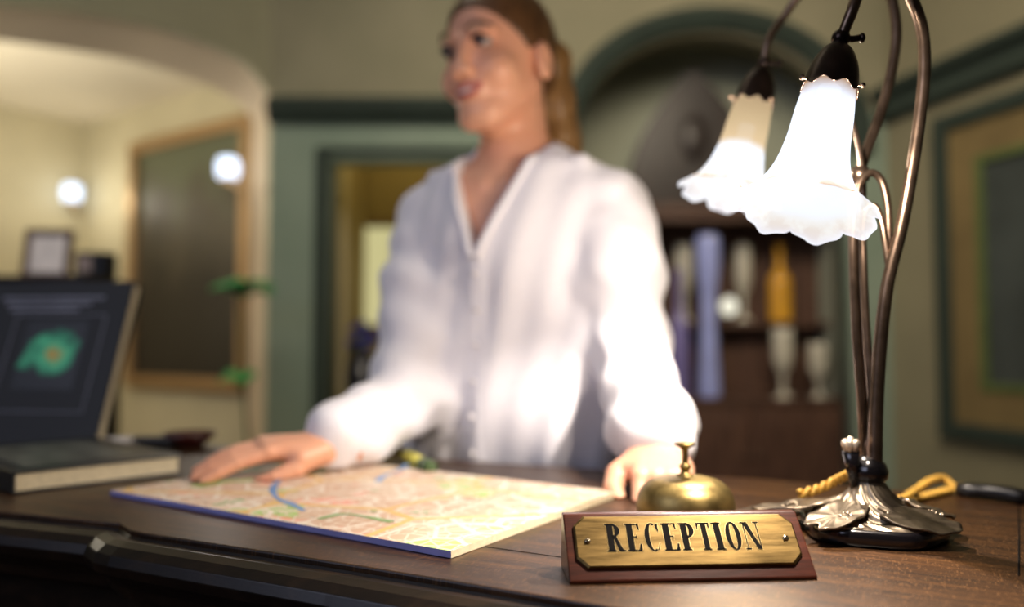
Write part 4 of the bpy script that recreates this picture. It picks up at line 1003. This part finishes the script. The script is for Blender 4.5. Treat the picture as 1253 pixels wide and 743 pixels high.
# trousers and shoes
def trous(X, Y, Z):
    xb, yb = bl_(X, Y); f = ellip(xb, yb, Z, (0, -.01, .90), (.172, .113, .13))
    for s in (-1, 1):
        f = sm(f, cap(xb, yb, Z, (s * .088, -.01, .86), (s * .09, -.01, .48), .088, .062), .04); f = sm(f, cap(xb, yb, Z, (s * .09, -.01, .48), (s * .09, -.03, .10), .062, .055), .02)
    return np.maximum(np.maximum(f, Z - .96), .09 - Z)
obj('trousers', Po(join_nets([nets(trous, (OC[0] - .24, 1.02, .05), (OC[0] + .24, 1.42, .99), .008)])), m_trouser, person, True)
for s in (-1, 1):
    def shoe(X, Y, Z):
        xb, yb = bl_(X, Y); f = cap(xb, yb, Z, (s * .09, -.05, .05), (s * .10, .11, .035), .045, .038); f = sm(f, cap(xb, yb, Z, (s * .09, -.04, .05), (s * .09, -.035, .10), .043, .040), .02); return np.maximum(f, .001 - Z)
    c_ = Bp(s * .095, .03, .05); obj('shoe', Po(join_nets([nets(shoe, c_ - (.16, .16, .06), c_ + (.16, .16, .10), .006)])), m_shoe, person, True)

# ---------------------------------------------------------------- things behind her
# wooden display cabinet in the niche
cabY = 3.86
def X_(px, d=cabY): return (px - W / 2) / F * d
def Z_(py, d=cabY): return P(626, py, d).z
cab = thing('display_cabinet', 'brown wooden display cabinet with arched crest standing in the arched niche', 'cabinet', (X_(915), cabY, 0))
cx0, cx1 = X_(786) - X_(915), X_(1046) - X_(915); ct = Z_(262)
zs_ = [0, Z_(590), Z_(488), Z_(392), ct]
b = BM(); box(b, (cx0, 0, 0), (cx0 + .04, .34, ct)); box(b, (cx1 - .04, 0, 0), (cx1, .34, ct)); box(b, (cx0, .31, 0), (cx1, .34, ct)); box(b, (cx0, 0, 0), (cx1, .34, .08)); bevel(obj('carcass', b, m_cab, cab), .004)
for z in (zs_[2], zs_[3]):
    b = BM(); box(b, (cx0 + .04, .0 if z == zs_[2] else .16, z - .03), (cx1 - .04, .31, z)); bevel(obj('shelf', b, m_cab, cab), .003)
b = BM(); box(b, (cx0 - .03, -.03, ct), (cx1 + .03, .34, ct + .05)); box(b, (cx0 - .015, -.015, ct - .04), (cx1 + .015, .0, ct)); bevel(obj('cornice', b, m_cab, cab), .008)
pcx = X_(860) - X_(915); ph_ = Z_(84) - ct; pw = X_(948) - X_(775)
og = [(pcx - pw / 2 * (1 - (k / 14) ** 2.2), ph_ * k / 14) for k in range(14)] + [(pcx, ph_)] + [(pcx + pw / 2 * (1 - (k / 14) ** 2.2), ph_ * k / 14) for k in range(13, -1, -1)]
m_crest = wood('dark_crest_wood', (22, 14, 12), (38, 26, 22), (56, 40, 32), (16, 16, 2), .6)
cr = flat2d('crest', og, [], .06, Matrix.Translation((0, .16, ct + .05)) @ VXZ, m_crest); cr.parent = cab
b = BM(); ball(b, (pcx, .125, ct + .05 + ph_ * .5), (.07, .02, .12)); obj('carved_boss', b, m_crest, cr, True)
for k in range(2):
    xa = cx0 + .045 + k * ((cx1 - cx0 - .09) / 2 + .002); xb_ = xa + (cx1 - cx0 - .09) / 2 - .002
    b = BM(); z0_, z1_ = .09, zs_[2] - .04; box(b, (xa, -.015, z0_), (xb_, .01, z1_)); box(b, (xa + .05, -.024, z0_ + .06), (xb_ - .05, -.015, z1_ - .06)); dr = bevel(obj('door', b, m_cab, cab), .004)
    b = BM(); ball(b, (xb_ - .03 if k == 0 else xa + .03, -.03, (z0_ + z1_) / 2 + .1), .014, None, 12); obj('door_knob', b, m_bronze, dr, True)
# glass things on its shelves
def vase(px, y0, y1, wpx, m, name, label, cat, group=None, prof=None, d=3.93, sit=None):
    zb = sit; o_h = Z_(y0, d) - zb; r_ = wpx / 2 / F * d
    b = BM(); pf = prof or [(.55, 0), (.75, .03), (.9, .25), (.75, .5), (.42, .68), (.4, .9), (.5, .97), (.5, 1)]
    lathe(b, [(r_ * x[0], o_h * x[1]) for x in spline(pf, 4)], 24); o = obj(name, b, m, None, True); o.location = (X_(px, d), d, zb); tag(o, label, cat, group); return o
def glass(name, col, rough=.1, tr_=.5, em_=0):
    t = NT(name); t.base(lin(col)); t.b.inputs['Roughness'].default_value = rough; t.b.inputs['Transmission Weight'].default_value = tr_
    n_ = t.noise(t.coords((1, 1, 1)), 8, 2); t.base(t.ramp(n_, [(.3, tuple(x * .85 for x in lin(col))), (.7, lin(col))])); return t.m
gb = glass('pale_blue_glass', (170, 180, 240), .15, .1); gv = glass('violet_glass', (140, 130, 190), .15, .2); ga = glass('amber_glass', (230, 170, 50), .2, .1); gc = glass('clear_glass', (220, 214, 196), .15, .2)
bottle_prof = [(.9, 0), (1, .04), (1, .5), (.7, .62), (.35, .7), (.33, .94), (.45, .97), (.45, 1)]; flute = [(1, 0), (.9, .03), (.3, .08), (.28, .3), (.7, .42), (1, .6), (1, 1)]
vase(867, 288, 0, 27, gb, 'glass_vase', 'tall pale blue glass vase in the wooden cabinet', 'vase', None, [(.9, 0), (1, .05), (.8, .3), (.7, .6), (1.05, .8), (1.1, .95), (.9, 1)], sit=zs_[2])
vase(831, 330, 0, 22, gv, 'glass_vase', 'slim violet glass vase nearest the cabinet edge by her sleeve', 'vase', None, bottle_prof, sit=zs_[2])
vase(955, 300, 0, 27, ga, 'glass_bottle', 'amber glass bottle on the upper cabinet shelf', 'bottle', None, bottle_prof, d=4.09, sit=zs_[3])
vase(957, 402, 0, 24, gc, 'wine_glass', 'clear goblet on the lower shelf beneath the amber bottle', 'glass', None, flute, sit=zs_[2])
vase(910, 300, 0, 20, gc, 'wine_glass', 'tall clear glass between blue vase and amber bottle', 'glass', None, flute, d=4.09, sit=zs_[3])
vase(838, 300, 0, 22, gc, 'wine_glass', 'clear glass on the upper shelf above the violet vase', 'glass', None, flute, d=4.09, sit=zs_[3])
vase(1000, 420, 0, 22, gc, 'wine_glass', 'clear goblet at the right end of the lower shelf', 'glass', None, flute, sit=zs_[2])
cl_ = thing('reflection_globe', 'small added candle lamp glowing on the cabinet shelf', 'glint', (X_(892, 4.08), 4.08, zs_[3]))  # added glow in place of a light reflected in the cabinet
b = BM(); lathe(b, [(.03, 0), (.03, .008), (.012, .014), (.012, .03)], 20); obj('holder', b, m_bronze, cl_, True)
b = BM(); hgl = .048; ball(b, (0, 0, .03 + hgl), (.042, .042, hgl)); obj('glint_globe', b, emit('glint_glow', (250, 246, 224), 1.1), cl_, True)
# framed panel on the right wall
pn = thing('framed_panel', 'tall dark green framed picture on the right wall', 'picture', MR @ Vector((.32, -.001, 0)), RWa)
pz0, pz1, pl = .66, 2.02, 1.1
def fr_boxes(b, a, c_, z0_, z1_, wd, y0_, y1_):
    box(b, (a, y0_, z0_), (a + wd, y1_, z1_)); box(b, (c_ - wd, y0_, z0_), (c_, y1_, z1_)); box(b, (a + wd, y0_, z0_), (c_ - wd, y1_, z0_ + wd)); box(b, (a + wd, y0_, z1_ - wd), (c_ - wd, y1_, z1_))
b = BM(); fr_boxes(b, 0, pl, pz0, pz1, .07, -.045, 0); bevel(obj('frame', b, m_greend, pn), .008)
b = BM(); fr_boxes(b, .07, pl - .07, pz0 + .07, pz1 - .07, .16, -.02, 0); obj('mount', b, m_goldpaint, pn)
b = BM(); fr_boxes(b, .21, pl - .21, pz0 + .21, pz1 - .21, .03, -.03, 0); obj('inner_slip', b, simple('moss_green', (90, 104, 58), .6), pn)
b = BM(); box(b, (.24, -.012, pz0 + .24), (pl - .24, 0, pz1 - .24)); obj('picture_panel', b, simple('dark_slate_print', (66, 72, 70), .4, 0, .3, 4), pn)
# framed painting in the room beyond the arch
p0 = Vector((-2.47, 5.19)); t0 = (p0 - Vector((FR0.x, FR0.y))).dot(Vector((FRd.x, FRd.y)))
pt = thing('painting', 'large dark gilt-framed painting on the cream wall beyond the arch', 'painting', MF @ Vector((t0, 0, 0)), math.atan2(FRd.y, FRd.x))
pw_, pz0, pz1 = 1.24, .78, 2.36
b = BM(); fr_boxes(b, 0, pw_, pz0, pz1, .075, -.06, 0); bevel(obj('frame', b, m_gilt, pt), .012)
t = NT('dark_landscape_paint'); tc = t.add('ShaderNodeTexCoord'); sep = t.add('ShaderNodeSeparateXYZ'); t.link(tc.outputs['Generated'], sep.inputs[0])
mx = t.add('ShaderNodeMath', operation='ADD'); nn_ = t.noise(t.coords(), 2.4, 4); t.link(sep.outputs[2], mx.inputs[0]); sc2 = t.add('ShaderNodeMath', operation='MULTIPLY'); sc2.inputs[1].default_value = .9; t.link(nn_, sc2.inputs[0]); t.link(sc2.outputs[0], mx.inputs[1])
dv = t.add('ShaderNodeMath', operation='MULTIPLY'); dv.inputs[1].default_value = .6; t.link(mx.outputs[0], dv.inputs[0])
t.base(t.ramp(dv.outputs[0], [(.25, lin((26, 20, 16))), (.5, lin((36, 32, 26))), (.66, lin((74, 68, 54))), (.82, lin((92, 98, 76)))])); t.b.inputs['Roughness'].default_value = .5
b = BM(); box(b, (.075, -.02, pz0 + .075), (pw_ - .075, -.005, pz1 - .075)); obj('canvas', b, t.m, pt)
# a wall lamp, and an added globe for the light reflected by the painting
def sconce(pos, wall_pt, r_, label, z_off=0):
    o = thing('wall_lamp', label, 'lamp', pos, 0, 'lit globe wall lamps beyond the arch')
    b = BM(); N = 20
    lathe(b, [(.012, -1.0 * r_ - .03), (.03, -1.0 * r_ - .02), (.035, -.9 * r_)], 20); w_ = Vector(wall_pt) - Vector(pos)
    tube(b, [Vector((0, 0, -r_ - .02)), w_ * .5 + Vector((0, 0, -r_ - .06)), w_ + Vector((0, 0, -r_ - .02))], .010, 10); obj('bracket', b, m_gilt, o, True)
    b = BM(); lathe(b, [(x[0], x[1]) for x in spline([(.35 * r_, -.95 * r_), (.85 * r_, -.85 * r_), (.98 * r_, -.3 * r_), (.98 * r_, .4 * r_), (.8 * r_, .9 * r_), (.3 * r_, 1.02 * r_)], 5)], 32); obj('globe', b, emit('globe_glow', (220, 234, 255), 2.3), o, True)
    return o
wn = Vector((-FRd.y, FRd.x, 0)) * -1
a_ = P(88, 236, 5.35); ww_ = Vector((a_.x - .2, a_.y + .02, a_.z))
sconce(a_, a_ + Vector((-.03, .22, 0)), .060, 'white glowing globe lamp on the cream wall above the framed photo')
a_ = P(279, 206, 4.25); sconce(a_, a_ + Vector((.19, .17, 0)), .058, 'white glowing globe standing in for a light reflected at the right edge of the large painting')
light('wall_lamp_fill', 'POINT', P(284, 206, 3.95) + Vector((-.03, 0, 0)), 5, (1, .93, .85), .05)  # added point light off the globe, brightens the arch jamb
light('wall_lamp_fill', 'POINT', P(88, 236, 5.1), 3.0, (1, .93, .8), .05)
# dark side cabinet with a photo frame and a camera-like box
sd_ = 2.2
sc_c = thing('side_cabinet', 'dark tall side cabinet behind the standing book', 'cabinet', (-1.35, sd_, 0)); zt_ = Z_(337, sd_)
cw0, cw1 = -.26, .165
b = BM(); box(b, (cw0, 0, 0), (cw1, .22, zt_ - .02)); bevel(obj('body', b, m_deskdark, sc_c), .004)
b = BM(); box(b, (cw0 - .015, -.015, zt_ - .02), (cw1 + .008, .22, zt_)); bevel(obj('top', b, m_deskdark, sc_c), .004)
b = BM(); box(b, (cw0 + .02, -.012, .08), (cw1 - .02, 0, zt_ - .06)); dr = bevel(obj('door', b, m_deskdark, sc_c), .004)
b = BM(); ball(b, (cw1 - .05, -.02, zt_ * .5), .012, None, 12); obj('door_knob', b, m_bronze, dr, True)
pf = thing('photo_frame', 'small wooden photo frame with a pale picture standing on the dark cabinet', 'picture frame', (X_(52, sd_ + .1), sd_ + .1, zt_), R(6))
lean = Matrix.Rotation(R(-10), 4, 'X'); fw_, fh_ = .135, .150
b = BM(); b2 = BM()
box(b, (-fw_ / 2, 0, 0), (-fw_ / 2 + .018, .014, fh_), lean); box(b, (fw_ / 2 - .018, 0, 0), (fw_ / 2, .014, fh_), lean); box(b, (-fw_ / 2 + .018, 0, 0), (fw_ / 2 - .018, .014, .018), lean); box(b, (-fw_ / 2 + .018, 0, fh_ - .018), (fw_ / 2 - .018, .014, fh_), lean)
bevel(obj('frame', b, simple('brown_wood_frame', (92, 62, 40), .5), pf), .002)
box(b2, (-fw_ / 2 + .016, .006, .016), (fw_ / 2 - .016, .012, fh_ - .016), lean); obj('photo', b2, simple('pale_photo', (240, 230, 222), .4, 0, .15, 20), pf)
cm = thing('small_box', 'small black box with a pale label beside the photo frame', 'box', (X_(108, sd_ + .10), sd_ + .10, zt_), R(-4))
b = BM(); box(b, (-.048, 0, 0), (.050, .06, .078)); bevel(obj('case', b, m_rubber, cm), .006)
b = BM(); box(b, (-.036, -.001, .018), (.004, 0, .066)); obj('label_card', b, simple('pale_card', (168, 150, 142), .6), cm)
# leafy plant on a tall stem in front of the arch
pp = P(290, 420, 3.3); pl_ = thing('potted_plant', 'slender green potted plant standing in front of the arch', 'plant', (pp.x + .04, 3.3, 0))
b = BM(); lathe(b, [(.07, 0), (.09, .01), (.12, .2), (.125, .22), (.11, .22), (.10, .19)], 28); obj('pot', b, simple('terracotta', (120, 72, 50), .7), pl_, True)
topz = Z_(350, 3.3)
b = BM(); tube(b, spline([(0, 0, .18), (.02, .01, .5), (-.01, 0, .9), (-.03, 0, topz - .03)], 8), [.008] * 25, 8); obj('stalk', b, simple('plant_stalk', (60, 70, 36), .7), pl_, True)
m_leaf = simple('green_leaf', (40, 158, 76), .45, 0, .25, 12)
for k in range(13):
    up = k < 9; z_ = topz - .04 + .015 * (k % 3) if up else Z_(470, 3.3) + .02 * (k % 2); a = k * 2.399; L = .13 if up else .09
    b = BM(); rows = []
    for i in range(9):
        s_ = i / 8; wd = .042 * math.sin(math.pi * min(1, s_ * .95 + .03)); zc = .05 * math.sin(s_ * 2.4) - .02 * s_
        rows.append([b.verts.new((L * s_, wd * q_, zc - .012 * abs(q_))) for q_ in (-1, 0, 1)])
    for r0, r1 in zip(rows, rows[1:]):
        for j in (0, 1): b.faces.new((r0[j], r0[j + 1], r1[j + 1], r1[j]))
    bmesh.ops.transform(b, matrix=Matrix.Translation((-.02, 0, z_)) @ Matrix.Rotation(a, 4, 'Z'), verts=b.verts[:])
    o = obj('leaf', b, m_leaf, pl_, True); s2 = o.modifiers.new('s', 'SOLIDIFY'); s2.thickness = .0015
# corridor: a lit picture, a table with a dark vase of blue flowers
cp_ = thing('lit_picture', 'bright yellow-cream picture glowing through the doorway', 'picture', (X_(466, 4.88), 4.88, 0))
z0_, z1_ = Z_(405, 4.88), Z_(272, 4.88); hwp = .17
b = BM(); fr_boxes(b, -hwp, hwp, z0_, z1_, .035, -.03, 0); obj('frame', b, simple('brown_frame', (110, 78, 44), .5), cp_)
b = BM(); box(b, (-hwp + .03, -.012, z0_ + .03), (hwp - .03, -.004, z1_ - .03)); obj('glowing_picture', b, emit('pane_glow', (216, 208, 150), .85), cp_)  # lit look of the picture put in as its own emission
tb = thing('console_table', 'dark console table in the corridor below the lit picture', 'table', (X_(455, 4.4) + .26, 4.4, 0)); tz_ = Z_(505, 4.4)
b = BM(); box(b, (-.30, -.16, tz_ - .03), (.35, .18, tz_)); bevel(obj('table_top', b, m_deskdark, tb), .004)
for sx in (-.27, .32):
    for sy_ in (-.13, .15):
        b = BM(); tube(b, [(sx, sy_, 0), (sx, sy_, .3), (sx, sy_, tz_ - .03)], [.014, .02, .024], 10); obj('leg', b, m_deskdark, tb, True)
vz = thing('flower_vase', 'dark vase of deep blue flowers on the corridor table', 'vase', (X_(443, 4.35), 4.35, tz_)); hv = Z_(430, 4.35) - tz_
b = BM(); lathe(b, [(x[0], x[1]) for x in spline([(.05, 0), (.075, .03), (.105, hv * .5), (.08, hv * .8), (.05, hv), (.06, hv + .02)], 4)], 28); obj('vase_body', b, simple('dark_ceramic', (38, 38, 50), .25), vz, True)
m_fl = simple('blue_petals', (46, 54, 160), .6, 0, .3, 30)
for k in range(12):
    a = k * 2.399; r_ = .026 * math.sqrt(k); c_ = Vector((r_ * math.cos(a), r_ * math.sin(a) * .7, hv + .10 + .05 * math.cos(k) - r_ * .3)); b = BM()
    for j in range(6):
        ball(b, c_ + Vector((.016 * math.cos(j * 1.05), .016 * math.sin(j * 1.05), 0)), (.020, .020, .014), None, 8)
    ball(b, c_ + Vector((0, 0, .008)), .008, None, 8); obj('flower', b, m_fl, vz, True)
    b = BM(); tube(b, [(0, 0, hv - .05), c_ * .6 + Vector((0, 0, hv * .4)), c_], .003, 6); obj('flower_stem', b, m_leaf, vz, True)
